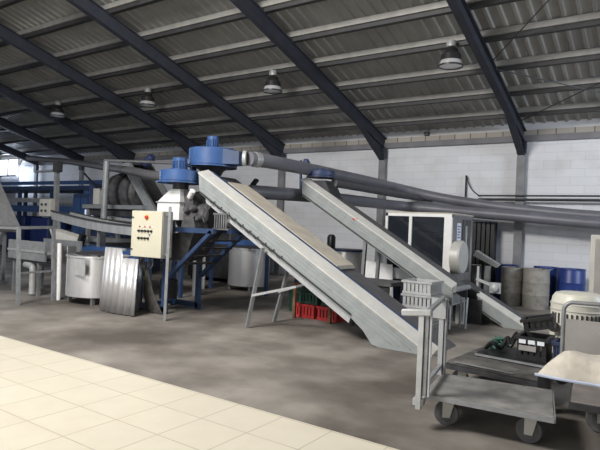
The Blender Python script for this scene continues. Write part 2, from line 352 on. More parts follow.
c1, z1 = conveyor('inclined_conveyor', 'large grey inclined conveyor in the foreground, under the blue blower, its foot on the floor', -4.63, 1.215, .567, -6.82, -2.6, 6.8, 7.76, .335, beige_to=-4.2, tail=[(-3.29, .004), (-3.39, .03), (-3.53, .20), (-3.72, .345)], lip_h=.09, guide='blue_dull')
MB().beam((-5.31, 6.76, 1.24), (-5.41, 6.57, 0), .05, .05).build('leg', 'tube', c1)
MB().beam((-5.31, 7.6, 1.24), (-5.44, 7.3, 0), .05, .05).build('leg', 'tube', c1)
MB().beam((-5.38, 6.62, .5), (-4.75, 6.9, .68), .035, .035).build('brace', 'galv_light', c1)
MB().beam((-5.42, 7.36, .5), (-4.8, 7.5, .72), .035, .035).build('brace', 'galv_light', c1)
b = MB()
for k in range(10):
    x = -6.5 + k * .16; b.tube([(x + i * .02, 6.775, z1(x) - .32 - .03 * math.sin(i * PI / 6)) for i in range(7)], .007, 5)
b.build('cable_loop', 'black', c1)

c2, z2 = conveyor('inclined_conveyor', 'grey inclined conveyor behind the foreground one, running down to the white cabinet', -4.56, 1.60, .585, -6.15, -3.02, 8.95, 9.75, .30, flange_h=.06, fw=.2, floorcut=False)
for yy in (8.98, 9.70): MB().box((-3.19, yy - .035, 0), (-3.05, yy + .035, z2(-3.1) - .28)).build('leg', 'galv_light', c2)
for yy in (9.05, 9.65): MB().beam((-4.72, yy, z2(-4.72) - .3), (-4.78, yy, 0), .06, .06).build('leg', 'tube', c2)
MB().lathe((-3.0, 8.96, z2(-3.0) - .03), [(0, -.0), (.045, 0), (.045, .78), (0, .78)], 20, ax=(0, 1, 0)).build('end_roller', 'tube', c2)
MB().box((-4.95, 8.938, 1.765), (-4.86, 8.944, 1.80)).build('red_label', 'red', c2)

c3, z3 = conveyor('discharge_conveyor', 'short dark conveyor with a white edge, running down from under the white cabinet', -2.9, .54, .55, -2.88, -1.95, 9.85, 10.55, .26, flange_h=.05, fw=.16)
MB().prism([(-3.2, 9.9, z3(-3.2) + .04), (-2.86, 9.9, z3(-2.86) + .04), (-2.86, 9.9, z3(-2.86) - .2), (-3.2, 9.9, z3(-3.2) - .22)], (0, .38, 0)).build('feed_hood', 'dark', c3)
MB().box((-3.3, 9.835, 0), (-2.78, 10.4, .44)).build('housing', 'dark', c3)

# ================================================================ BLUE BLOWERS
def volute(c, R, h, n=40, out=0.0, k=.18):
    b = MB(); c = Vector(c); pts = []
    for i in range(n):
        a = 2 * PI * i / n; r = R * (1 + k * (((a - out) % (2 * PI)) / (2 * PI) - .5)); pts.append(c + Vector((math.cos(a) * r, math.sin(a) * r, 0)))
    b.prism(pts, (0, 0, h)); return b
def blower(loc, label, R, h, motor_h, mr, out=0.0, matn='blue', outlet=None, clear=None):
    t = thing('blower', loc, label, 'blower'); x, y, z = loc
    volute((x, y, z), R, h, out=out).build('fan_housing', matn, t, bevel=.02)
    MB().lathe((x, y, z - .02), [(R * 1.02, 0), (R * 1.07, 0), (R * 1.07, .025), (R * 1.02, .025), (R * 1.02, 0)], 40).build('lower_flange', matn, t)
    MB().lathe((x, y, z + h), [(mr * 1.5, 0), (mr * 1.5, .03), (mr, .03), (mr, motor_h * .7), (mr * 1.06, motor_h * .72), (mr * 1.06, motor_h * .97), (mr * .9, motor_h), (0, motor_h)], 24).build('motor', matn, t)
    fb = MB()
    for k in range(16):
        a = 2 * PI * k / 16; fb.beam((x + math.cos(a) * (mr + .008), y + math.sin(a) * (mr + .008), z + h + .04), (x + math.cos(a) * (mr + .008), y + math.sin(a) * (mr + .008), z + h + motor_h * .68), .012, .02)
    fb.build('cooling_fins', matn, t)
    return t
# large blower at the head of the foreground conveyor
B1 = (-7.03, 7.34, 2.62)
bl = blower(B1, 'large blue blower on top of the foreground conveyor head', .43, .31, .24, .095, out=PI / 2)
MB().poly([(-6.68, 7.15, 2.64), (-6.68, 7.15, 2.92), (-6.68, 7.6, 2.92), (-6.68, 7.6, 2.64), (-6.34, 7.28, 2.64), (-6.34, 7.28, 2.86), (-6.34, 7.52, 2.86), (-6.34, 7.52, 2.64)],
     ((0,1,2,3), (7,6,5,4), (0,4,5,1), (1,5,6,2), (2,6,7,3), (3,7,4,0))).build('outlet_duct', 'blue_dull', bl)
MB().lathe((-7.03, 7.34, 2.40), [(.0, 0), (.14, 0), (.22, .14), (.34, .22), (0, .22)], 32).build('inlet_cone', 'dark', bl)
MB().beam((-7.46, 7.3, 2.45), (-7.46, 7.3, 2.98), .05, .12).build('mounting_plate', 'blue_dull', bl)
MB().tube(((-6.34, 7.40, 2.755), (-6.29, 7.43, 2.755)), [.135, .135], 24).build('white_collar', 'galv_light', bl)
MB().box((-7.15, 7.16, 2.37), (-6.88, 7.52, 2.40)).build('base_plate', 'dark', bl)
# small blower over the white hopper
bl2 = blower((-7.22, 6.74, 2.28), 'smaller blue blower above the white hopper, motor on top', .36, .20, .23, .115, out=PI)
MB().lathe((-7.22, 6.78, 2.165), [(0, 0), (.14, 0), (.14, .115), (0, .115)], 24).build('inlet_neck', 'dark', bl2)
MB().tube(((-7.52, 6.83, 2.39), (-7.72, 6.90, 2.41)), [.10, .10], 20).build('outlet_collar', 'orange', bl2)
# dark blower at the head of the second conveyor
bl3 = blower((-5.98, 9.4, 2.62), 'dark blue blower on the second conveyor, behind the long pipes', .27, .12, .05, .07, out=PI / 2, matn='blue_dark')
MB().lathe((-6.22, 9.3, 2.72), [(0, 0), (.075, 0), (.075, .2), (.05, .27), (0, .27)], 16, ax=(-.25, 0, .9)).build('side_motor', 'blue_dark', bl3)
MB().beam((-6.35, 9.25, 2.2), (-6.38, 9.25, 2.95), .04, .04).build('support_bar', 'blue_dull', bl3)
MB().poly([(-6.05, 9.2, 2.40), (-5.6, 9.2, 2.25), (-5.6, 9.6, 2.25), (-6.05, 9.6, 2.40), (-6.05, 9.2, 2.53), (-5.75, 9.2, 2.53), (-5.75, 9.6, 2.53), (-6.05, 9.6, 2.53)],
     ((3,2,1,0), (4,5,6,7), (0,1,5,4), (1,2,6,5), (2,3,7,6), (3,0,4,7))).build('inlet_hood', 'dark', bl3)

# ================================================================ LONG PIPES
def smooth(pts, n=8):
    P = [Vector(p) for p in pts]; P = [P[0]] + P + [P[-1]]; out = []
    for i in range(1, len(P) - 2):
        for k in range(n):
            t = k / n; a, b_, c, d = P[i-1], P[i], P[i+1], P[i+2]
            out.append(.5 * ((2 * b_) + (-a + c) * t + (2 * a - 5 * b_ + 4 * c - d) * t * t + (-a + 3 * b_ - 3 * c + d) * t ** 3))
    out.append(P[-2]); return out
pp = thing('air_duct', (-6.1, 7.6, 2.7), 'upper long dark grey pipe running from the large blue blower to the back wall', 'pipe')
MB().tube(smooth([(-6.25, 7.46, 2.755), (-6.16, 8.1, 2.755), (-6.15, 9.5, 2.755), (-6.17, 12, 2.75), (-6.18, 13.2, 2.74), (-5.95, 13.85, 2.68), (-5.2, 14.1, 2.52), (-4.15, 14.12, 2.36), (-3.17, 14.12, 2.25), (-1.44, 14.12, 2.12), (1.5, 14.12, 2.0)]), .125, 20).build('pipe', 'pipe', pp)
MB().tube(((-6.235, 7.56, 2.755), (-6.215, 7.68, 2.755)), .137, 20).build('steel_collar', 'galv', pp)
pq = thing('air_duct', (-6.3, 7.95, 2.2), 'lower long dark grey pipe starting behind the foreground conveyor', 'pipe')
MB().tube(smooth([(-6.62, 7.95, 2.21), (-6.34, 9.2, 2.235), (-6.28, 10.2, 2.245), (-6.22, 12, 2.26), (-6.2, 12.9, 2.26), (-5.95, 13.55, 2.25), (-5.08, 13.8, 2.19), (-4.05, 13.82, 2.12), (-3.1, 13.82, 2.06), (-1.41, 13.82, 1.95), (1.5, 13.82, 1.83)]), .13, 20).build('pipe', 'pipe', pq)
b = MB(); b.beam((-6.60, 8.0, 2.33), (-6.50, 8.0, 2.44), .10, .05); b.build('valve_handle', 'black', pq)
pr_ = thing('air_duct', (-5.7, 9.5, 2.5), 'shorter dark pipe from the dark blue blower, between the two long pipes', 'pipe')
MB().tube(smooth([(-5.72, 9.5, 2.5), (-5.75, 11, 2.5), (-5.8, 12.7, 2.5), (-5.75, 13.6, 2.5), (-5.6, 14.5, 2.5)]), .08, 16).build('pipe', 'belt', pr_)
tag(MB().tube(smooth([(-7.72, 6.90, 2.41), (-8.6, 7.35, 2.48), (-10.5, 8.3, 2.72), (-13.8, 9.96, 3.08), (-17.5, 11.1, 3.5), (-21.6, 12.0, 3.88)]), .095, 14).build('air_duct', 'belt', loc=(-7.72, 6.9, 2.4)),
    'dark pipe rising to the far left from the smaller blue blower', 'pipe')

# ================================================================ WHITE HOPPER / PRESS ON BLUE STAND
pm = thing('screw_press', (-7.1, 6.9, 0), 'dark machine with a white feed hopper on a blue steel stand, behind the control cabinet', 'machine')
b = MB(); h = [(-7.62, 6.62), (-7.06, 6.62), (-7.06, 6.98), (-7.62, 6.98)]
b.poly([(-7.36, 6.68, 2.16), (-7.12, 6.68, 2.16), (-7.12, 6.9, 2.16), (-7.36, 6.9, 2.16)] + [(x, y, 1.93) for x, y in h] + [(x, y, 1.62) for x, y in h],
     ((0,1,2,3), (0,4,5,1), (1,5,6,2), (2,6,7,3), (3,7,4,0), (4,8,9,5), (5,9,10,6), (6,10,11,7), (7,11,8,4), (11,10,9,8))); b.build('feed_hopper', 'white', pm)
MB().box((-7.64, 6.60, 1.915), (-7.04, 7.0, 1.935)).build('hopper_flange', 'galv', pm)
b = MB(); b.lathe((-7.3, 7.0, 1.68), [(0, 0), (.25, 0), (.25, .66), (.22, .68), (.22, .74), (0, .74)], 28, ax=(1, 0, 0)); b.build('press_barrel', 'dark_grey', pm)
MB().poly([(-7.08, 6.7, 1.5), (-6.75, 6.7, 1.5), (-6.75, 7.2, 1.5), (-7.08, 7.2, 1.5), (-7.1, 6.75, 2.14), (-6.9, 6.75, 2.1), (-6.9, 7.15, 2.1), (-7.1, 7.15, 2.14)],
     ((3,2,1,0), (4,5,6,7), (0,1,5,4), (1,2,6,5), (2,3,7,6), (3,0,4,7))).build('gear_housing', 'dark_grey', pm)
for (kx, kz, r) in ((-6.95, 1.80, .07), (-6.82, 1.83, .06), (-6.75, 1.70, .05), (-6.66, 1.66, .06)):
    MB().lathe((kx, 6.64, kz), [(0, 0), (r * .6, 0), (r, .04), (r, .09), (0, .10)], 14, ax=(0, 1, 0)).build('hand_knob', 'dark_grey', pm)
MB().lathe((-6.92, 6.72, 2.02), [(0, 0), (.05, .0), (.05, .16), (0, .18)], 14, ax=(.5, -.2, .5)).build('white_cap', 'white', pm)
MB().lathe((-6.56, 7.0, 1.68), [(0, 0), (.26, 0), (.26, .04), (0, .04)], 28, ax=(1, 0, 0)).build('end_flange', 'dark', pm)
b = MB()
for k in range(6): b.beam((-6.36 + .05 * k, 6.78, 1.5 + .0 * k), (-6.36 + .05 * k, 6.78, 1.74), .022, .03)
b.beam((-6.4, 6.78, 1.75), (-6.05, 6.78, 1.75), .03, .03); b.beam((-6.4, 6.78, 1.5), (-6.05, 6.78, 1.5), .03, .03); b.build('spring_guard', 'stainless_dark', pm)
b = MB(); b.tube([(-6.46 + .07 * math.sin(i * .5), 6.62 + .005 * i, 1.72 + .13 * math.cos(i * .5)) for i in range(10)], .018, 8); b.build('hose', 'black', pm)
MB().poly([(-7.85, 6.55, 1.36), (-6.62, 6.55, 1.42), (-6.62, 7.25, 1.42), (-7.85, 7.25, 1.36), (-7.55, 6.7, .92), (-6.95, 6.7, .92), (-6.95, 7.1, .92), (-7.55, 7.1, .92)],
     ((0,1,2,3), (7,6,5,4), (0,4,5,1), (1,5,6,2), (2,6,7,3), (3,7,4,0))).build('collecting_tray', 'dark_grey', pm)
# blue stand
for yy in (6.5, 7.3):
    MB().beam((-7.55, yy, 1.46), (-6.1, yy, 1.46), .08, .08).build('top_rail', 'blue_dull', pm)
    MB().beam((-7.52, yy, 1.46), (-7.9, yy, 1.05), .07, .07).build('diagonal_strut', 'blue_dull', pm)
    MB().beam((-7.85, yy, .08), (-7.15, yy, .08), .08, .09).build('base_rail', 'blue_dull', pm)
    MB().beam((-7.85, yy, .0), (-7.85, yy, 1.1), .07, .07).build('leg', 'blue_dull', pm)
    MB().beam((-7.2, yy, .0), (-7.2, yy, 1.42), .08, .08).build('leg', 'blue_dull', pm)
    MB().beam((-6.15, yy, 1.46), (-7.15, yy, .62), .08, .06).build('diagonal_strut', 'blue_dull', pm)
b = MB()
for k in range(4):
    f = (k + .5) / 4.5; b.box((-6.3 - f * .75, 6.55, 1.36 - f * .62), (-6.12 - f * .75, 7.25, 1.385 - f * .62))
b.build('step_treads', 'dark', pm)
MB().beam((-7.85, 6.5, .08), (-7.85, 7.3, .08), .07, .07).build('base_rail', 'blue_dull', pm)
b = MB(); b.lathe((-7.55, 6.9, .2), [(0, 0), (.16, 0), (.16, .34), (.12, .36), (0, .36)], 20); b.build('drive_motor', 'dark', pm)

# ================================================================ CONTROL CABINET
cb_ = thing('control_cabinet', (-7.2, 6.15, 0), 'cream electrical control cabinet with push buttons, on two grey posts', 'control cabinet')
rz = math.radians(8); pv = (-7.2, 6.1, 0)
MB().box((-7.52, 6.06, .98), (-6.87, 6.30, 1.75), rz, pv).build('enclosure', 'cream_side', cb_, bevel=.008)
dr = MB().box((-7.52, 6.035, .985), (-6.875, 6.06, 1.745), rz, pv).build('front_door', 'cream', cb_, bevel=.006)
R8 = Matrix.Rotation(rz, 3, 'Z'); PV = Vector(pv)
def on_door(u, w, out=0): return R8 @ (Vector((-7.52 + u, 6.035 - out, .985 + w)) - PV) + PV
dn = R8 @ Vector((0, -1, 0))
def knob(u, w, r, l, m, name): MB().lathe(on_door(u, w, 0), [(0, 0), (r * 1.2, 0), (r * 1.2, l * .3), (r, l * .35), (r, l), (0, l)], 12, ax=dn).build(name, m, dr)
for k in range(5): knob(.17 + k * .066, .43, .018, .03, 'black', 'push_button')
for k in range(4): knob(.17 + k * .066, .31, .018, .03, 'black', 'push_button')
for k in range(6): knob(.18 + k * .055, .50, .012, .012, 'paper' if k % 2 else 'red', 'indicator_light')
knob(.40, .37, .011, .02, 'ink', 'key_switch')
knob(.325, .655, .028, .03, 'red', 'emergency_stop'); MB().lathe(on_door(.325, .655, .0), [(0, 0), (.045, 0), (.045, .006), (0, .006)], 20, ax=dn).build('yellow_disc', 'yellow', dr)
for w in (.12, .65): knob(.03, w, .012, .02, 'dark', 'latch')
MB().beam((-6.76, 6.14, 1.83), (-6.70, 6.07, 0), .045, .045).build('post', 'tube', cb_)
MB().beam((-7.58, 6.30, 1.0), (-7.62, 6.28, 0), .045, .045).build('post', 'tube', cb_)
MB().beam((-6.9, 6.2, 1.7), (-6.77, 6.15, 1.7), .04, .04).build('bracket', 'tube', cb_)
MB().beam((-6.9, 6.2, 1.05), (-6.74, 6.15, 1.05), .04, .04).build('bracket', 'tube', cb_)
for k in range(9):
    x = -7.55 + k * .045; MB().tube(smooth([(x, 6.2, .99), (x + random.uniform(-.03, .05), 6.18, .84), (-7.38 + random.uniform(-.05, .05), 6.25, .72), (-7.42 + .03 * k - .1, 6.32, .35), (-7.5 + .045 * k, 6.40, .02)], 5), .011, 6).build('cable', 'cable', cb_)

# ================================================================ STAINLESS TANKS
def tank(cx, cy, r, z0, z1, label, n_legs=4, lid=True):
    t = thing('stainless_tank', (cx, cy, 0), label, 'tank')
    MB().lathe((cx, cy, 0), [(0, z0), (r, z0), (r, z1), (r + .02, z1), (r + .02, z1 + .03), (r - .02, z1 + .03), (r - .02, z1 - .1), (0, z1 - .12)], 48).build('vessel', 'stainless', t)
    for k in range(n_legs):
        a = 2 * PI * (k + .5) / n_legs; MB().beam((cx + math.cos(a) * r * .88, cy + math.sin(a) * r * .88, 0), (cx + math.cos(a) * r * .88, cy + math.sin(a) * r * .88, z0 + .02), .06, .06).build('leg', 'stainless_dark', t)
    MB().beam((cx - r * .95, cy, z1 + .05), (cx + r * .95, cy, z1 + .05), .1, .05).build('agitator_beam', 'dark', t)
    MB().tube(((cx, cy, z1 + .03), (cx, cy, z0 + .2)), .03, 10).build('agitator_shaft', 'dark', t)
    return t
t1 = tank(-9.08, 6.52, .57, .14, .86, 'shiny stainless tank nearest the left, under the blue frame')
MB().box((-8.96, 5.935, .55), (-8.66, 5.95, .84)).build('front_plate', 'galv_light', t1)
b = MB(); b.lathe((-9.08, 6.52, .90), [(0, 0), (.42, 0), (.42, .03), (.1, .07), (0, .07)], 24); b.build('lid', 'dark', t1)
t2 = tank(-8.62, 10.45, .50, .12, .98, 'stainless tank in the middle distance, seen left of the foreground conveyor leg')
t3 = tank(-6.3, 11.2, .40, .2, 1.05, 'small stainless tank seen between the two inclined conveyors')
MB().lathe((-6.75, 11.2, 1.1), [(0, 0), (.1, 0), (.1, .28), (.06, .34), (0, .34)], 16).build('agitator_motor', 'black', t3)
MB().lathe((-6.3, 11.2, 1.07), [(0, .05), (.43, .05), (.43, 0), (.41, 0), (.41, .03), (0, .03)], 32).build('lid', 'blue_dark', t3)
# corrugated stainless guard
b = MB(); n = 24; pts = []
for i in range(n * 4 + 1):
    f = i / (n * 4); x = -8.20 + f * .93; y = 5.93 + .018 * math.sin(f * 6 * 2 * PI) - .05 * math.sin(f * PI); pts.append((x, y))
v0 = [b.bm.verts.new((x, y, .02)) for x, y in pts]; v1 = [b.bm.verts.new((x + .05 * (1 - i / 96), y + .04, 1.1 if x < -7.62 else .95)) for i, (x, y) in enumerate(pts)]
for i in range(len(pts) - 1): f = b.bm.faces.new((v0[i], v0[i+1], v1[i+1], v1[i])); f.smooth = True
cg = thing('corrugated_guard', (-7.7, 5.95, 0), 'corrugated stainless sheet guard standing left of the control cabinet', 'guard panel')
o = b.build('sheet', 'stainless', cg); sm = o.modifiers.new('thickness', 'SOLIDIFY'); sm.thickness = .006
MB().box((-8.12, 6.0, 1.06), (-7.66, 6.03, 1.10)).build('top_rail', 'galv', cg)
# white upright pipe left of the tank
o = MB().tube(((-9.68, 6.08, 0), (-9.74, 6.1, 1.08)), .05, 16).build('upright_pipe', 'white', loc=(-9.7, 6.08, 0)); tag(o, 'white upright pipe standing left of the nearest stainless tank', 'pipe')
o = MB().box((-10.0, 6.3, 0), (-9.78, 6.5, 1.02)).build('upright_cover', 'stainless_dark', loc=(-9.9, 6.4, 0), bevel=.01); tag(o, 'narrow grey steel cover between the tube barrier and the white upright pipe', 'cover')
# blue frame above the tank
bf = thing('steel_bench', (-10.3, 7.5, 0), 'low blue steel frame crossing behind the nearest stainless tank', 'frame')
for yy in (7.25, 8.1): MB().beam((-11.6, yy, .84), (-8.45, yy, .88), .08, .2).build('rail', 'blue', bf)
for xx in (-11.5, -10.0, -8.5):
    for yy in (7.25, 8.1): MB().beam((xx, yy, 0), (xx, yy, .76), .07, .07).build('leg', 'blue_dull', bf)
MB().box((-11.5, 7.30, .93), (-8.6, 8.05, .97)).build('top_sheet', 'blue', bf)
# second blue frame by tank 2
bf2 = thing('steel_bench', (-8.6, 10.0, 0), 'blue steel frame over the middle distance tank', 'frame')
for yy in (9.85, 11.05): MB().beam((-9.35, yy, 1.14), (-7.5, yy, 1.17), .07, .1).build('rail', 'blue', bf2)
for xx in (-9.3, -7.6):
    for yy in (9.85, 11.05): MB().beam((xx, yy, 0), (xx, yy, 1.1), .07, .07).build('leg', 'blue_dull', bf2)
# ribbed sheet column left of tank 2
b = MB()
for k in range(6): b.tube(((-9.32 - k * .055, 9.62 - .01 * k, 0), (-9.32 - k * .055, 9.62 - .01 * k, 1.06)), .03, 8)
o = b.build('ribbed_cover', 'galv_light', loc=(-9.45, 9.6, 0)); tag(o, 'pale ribbed upright cover left of the middle distance tank', 'cover')
o = MB().box((-8.62, 8.55, 0), (-8.48, 8.65, 1.0)).build('upright_post', 'galv', loc=(-8.55, 8.6, 0)); tag(o, 'pale square post standing in the dark behind the blue stand', 'post')

# ================================================================ LEFT: BARRIER, ROLLER TABLE, SLOPING CONVEYOR
fr = thing('tube_barrier', (-9.7, 5.5, 0), 'grey square tube barrier at the left edge of the picture', 'barrier')
MB().beam((-9.480, 5.2, 0), (-9.560, 5.2, 1.36), .055, .055).build('post', 'tube', fr)
MB().beam((-9.660, 5.97, 0), (-9.740, 5.97, 1.38), .055, .055).build('post', 'tube', fr)
MB().beam((-11.3, 5.15, 1.33), (-9.540, 5.2, 1.355), .05, .05).build('top_rail', 'tube', fr)
MB().beam((-9.555, 5.18, 1.36), (-9.745, 6.0, 1.385), .05, .05).build('top_rail', 'tube', fr)
MB().beam((-9.530, 5.2, .56), (-9.700, 5.97, .56), .035, .035).build('mid_rail', 'tube', fr)
MB().beam((-11.25, 5.15, 0), (-11.3, 5.15, 1.33), .055, .055).build('post', 'tube', fr)
rt = thing('roller_table', (-10.7, 6.3, 0), 'grey roller table standing behind the tube barrier', 'table')
MB().box((-11.4, 6.05, .66), (-10.05, 6.75, .72)).build('bed', 'dark', rt)
MB().box((-11.4, 6.0, .70), (-10.05, 6.04, 1.08)).build('side_guard', 'tube', rt); MB().box((-11.4, 6.76, .70), (-10.05, 6.80, 1.1)).build('side_guard', 'tube', rt)
MB().box((-11.42, 5.985, .86), (-10.03, 6.0, .90)).build('trim_strip', 'galv', rt)
for k in range(7): MB().tube(((-11.25 + k * .18, 6.05, .77), (-11.25 + k * .18, 6.75, .77)), .04, 12).build('roller', 'galv', rt)
for xx in (-11.3, -10.4):
    for yy in (6.1, 6.7): MB().beam((xx, yy, 0), (xx, yy, .66), .06, .06).build('leg', 'tube', rt)
MB().tube(smooth([(-10.75, 6.02, .60), (-10.5, 6.0, .58), (-10.45, 6.0, .45), (-10.45, 6.0, .05)], 5), .06, 12).build('drain_pipe', 'galv_light', rt)
lc = thing('sloping_conveyor', (-11.9, 6.9, 0), 'dark sloping conveyor with a pale side at the far left edge', 'conveyor')
lp, lq = at(-28, 120, 7.1), at(20, 226, 7.1); lu = (lp - lq).normalized(); lnv = Vector((-lu.z, 0, lu.x)); lnv = lnv if lnv.z < 0 else -lnv
MB().prism([lp, lq, lq + lnv * .22, lp + lnv * .22], (0, -.5, 0)).build('trough', 'galv', lc)
NY = Vector((0, -.5, 0))
MB().prism([p_ + NY for p_ in (lp + UP * .03, lq + UP * .03, lq + lnv * .04, lp + lnv * .04)], (0, -.03, 0)).build('edge_strip', 'tube', lc)
MB().prism([p_ + NY for p_ in (lp + lnv * .2, lq + lnv * .16, lq + lnv * .4, lp + lnv * .44)], (0, -.02, 0)).build('pale_side', 'galv_light', lc)
MB().beam((lq.x - .3, 6.9, lq.z + .05), (lq.x - .3, 6.9, 0), .06, .06).build('leg', 'tube', lc)
wh = thing('white_hopper', (-11.75, 5.8, 0), 'white hopper cut by the left edge, behind the barrier rail', 'hopper')
MB().poly([(-12.4, 5.5, 1.2), (-11.62, 5.5, 1.2), (-11.62, 5.95, 1.2), (-12.4, 5.95, 1.2), (-12.2, 5.6, .75), (-11.8, 5.6, .75), (-11.8, 5.85, .75), (-12.2, 5.85, .75)],
     ((0,1,2,3), (7,6,5,4), (0,4,5,1), (1,5,6,2), (2,6,7,3), (3,7,4,0))).build('bin', 'white', wh)
for xx in (-12.15, -11.85): MB().beam((xx, 5.72, 0), (xx, 5.72, .76), .05, .05).build('leg', 'tube', wh)

# small control box on a post with an arm
pb = thing('post_control_box', (-13.1, 8.0, 0), 'grey control box on a tall grey post with an overhead arm, far left', 'control box')
MB().beam((-13.0, 8.05, 0), (-13.1, 8.05, 2.85), .10, .10).build('post', 'tube', pb)
MB().tube(((-13.1, 8.05, 2.76), (-14.0, 8.0, 2.74)), .035, 10).build('arm', 'tube', pb)
MB().box((-13.16, 7.97, 2.72), (-12.98, 8.13, 3.0)).build('post_cap', 'dark', pb)
bx_ = MB().box((-13.52, 7.86, 1.58), (-13.03, 8.0, 2.02)).build('box', 'cream_side', pb, bevel=.01)
for (u, w) in ((.12, .3), (.3, .3), (.12, .14), (.3, .14)): MB().lathe((-13.50 + u, 7.86, 1.58 + w), [(0, 0), (.03, 0), (.03, .03), (0, .03)], 12, ax=(0, -1, 0)).build('push_button', 'dark', bx_)
# curved stainless gutter conveyor
gt = thing('gutter_conveyor', (-10.6, 7.6, 0), 'curved stainless gutter running above the blue frame and the tank', 'conveyor')
path = smooth([(-12.15, 7.62, 1.66), (-11.4, 7.55, 1.58), (-10.6, 7.5, 1.50), (-9.8, 7.5, 1.44), (-8.8, 7.52, 1.40)], 6)
def sweep(path, sec):
    b = MB(); R = []
    for p in path: R.append([b.bm.verts.new(p + Vector((0, y, z))) for y, z in sec])
    for i in range(len(R) - 1):
        for k in range(len(sec)): b.bm.faces.new((R[i][k], R[i][(k+1) % len(sec)], R[i+1][(k+1) % len(sec)], R[i+1][k]))
    b.bm.faces.new(R[0]); b.bm.faces.new(R[-1][::-1]); return b
sweep(path, [(-.25, .05), (-.23, .05), (-.22, -.12), (.22, -.12), (.23, .05), (.25, .05), (.24, -.14), (-.24, -.14)]).build('trough', 'galv', gt)
sweep(path, [(-.27, .04), (-.24, .04), (-.24, .075), (-.27, .075)]).build('near_rail', 'dark', gt)
sweep(path, [(.24, .04), (.27, .04), (.27, .075), (.24, .075)]).build('far_rail', 'dark', gt)
sweep([p + Vector((0, -.02, 0)) for p in path], [(-.2, -.1), (.2, -.1), (.2, -.06), (-.2, -.06)]).build('product_bed', 'beige', gt)
for xx, zz in ((-11.8, 1.5), (-10.3, 1.36), (-9.0, 1.28)):
    MB().beam((xx, 7.36, .972), (xx, 7.36, zz), .05, .05).build('support_leg', 'tube', gt)
MB().poly([(-11.75, 7.1, 1.30), (-10.75, 7.1, 1.16), (-10.75, 7.4, 1.16), (-11.75, 7.4, 1.30), (-11.6, 7.1, 1.03), (-10.7, 7.1, .99), (-10.7, 7.4, .99), (-11.6, 7.4, 1.03)],
     ((0,1,2,3), (7,6,5,4), (0,4,5,1), (1,5,6,2), (2,6,7,3), (3,7,4,0))).build('side_chute', 'flange', gt)
MB().beam((-10.72, 7.2, 1.0), (-10.62, 7.2, 1.22), .12, .1).build('chute_motor', 'black', gt)
# tall round post with overhead tube
tp = thing('tall_post', (-11.15, 8.3, 0), 'tall pale round post with an overhead tube, left of the control cabinet', 'post')
MB().tube(((-11.42, 8.25, 0), (-11.42, 8.3, 2.97)), .075, 16).build('post', 'tube', tp)
MB().tube(((-11.5, 8.3, 3.0), (-9.0, 8.35, 2.86)), .035, 10).build('overhead_tube', 'stainless_dark', tp)
MB().tube(((-9.0, 8.35, 2.86), (-8.9, 8.35, 0)), .035, 10).build('far_leg', 'tube', tp)

# ================================================================ REAR WASHING MACHINE (upper left centre)
wm = thing('washing_machine', (-11.5, 9.3, 0), 'dark drum machine with a steep feed chute behind the control cabinet', 'machine')
b = MB(); b.lathe((-12.35, 9.4, 2.28), [(0, 0), (.5, 0), (.5, 1.05), (.46, 1.08), (.46, 1.2), (0, 1.2)], 32, ax=(1, 0, 0)); b.build('drum', 'dark_grey', wm)
for k in range(3): MB().lathe((-12.2 + k * .4, 9.4, 2.28), [(.5, 0), (.53, 0), (.53, .05), (.5, .05), (.5, 0)], 32, ax=(1, 0, 0)).build('drum_hoop', 'dark', wm)
MB().prism([(-11.6, 8.85, 2.98), (-11.3, 8.85, 3.02), (-9.75, 8.85, 1.28), (-10.05, 8.85, 1.25)], (0, .08, 0)).build('chute_side', 'tube', wm)
MB().prism([(-11.6, 9.55, 2.98), (-11.3, 9.55, 3.02), (-9.75, 9.55, 1.28), (-10.05, 9.55, 1.25)], (0, .06, 0)).build('chute_side', 'tube', wm)
MB().prism([(-11.58, 8.94, 2.9), (-11.45, 8.94, 2.96), (-9.9, 8.94, 1.24), (-10.02, 8.94, 1.2)], (0, .6, 0)).build('chute_bed', 'dark', wm)
MB().box((-13.0, 8.75, 1.84), (-10.6, 9.9, 1.94)).build('platform', 'tube', wm)
MB().box((-12.9, 8.85, 1.66), (-10.9, 9.8, 1.83)).build('under_frame', 'dark', wm)
MB().box((-12.62, 8.80, 1.95), (-12.36, 9.1, 2.36)).build('gear_box', 'cream_side', wm)
MB().box((-12.95, 8.9, 1.95), (-12.66, 9.1, 2.5)).build('side_motor', 'blue_dark', wm)
MB().tube(((-12.0, 8.82, 1.60), (-10.2, 8.82, 1.52)), .05, 10).build('water_pipe', 'galv', wm)
MB().lathe((-11.1, 9.2, 3.0), [(0, 0), (.11, 0), (.11, .26), (.08, .32), (0, .32)], 16, ax=(.75, 0, .55)).build('top_motor', 'blue_dark', wm)
MB().box((-11.6, 9.0, 2.96), (-11.15, 9.45, 3.08)).build('motor_base', 'dark', wm)
b = MB(); b.tube([(-12.9 + .1 * i, 8.7, 2.75 - .35 * math.sin(i / 8 * PI / 2)) for i in range(9)], .025, 8); b.build('hose', 'black', wm)
for xx in (-12.85, -10.75):
    for yy in (8.85, 9.8): MB().beam((xx, yy, 0), (xx, yy, 1.84), .09, .09).build('leg', 'tube', wm)

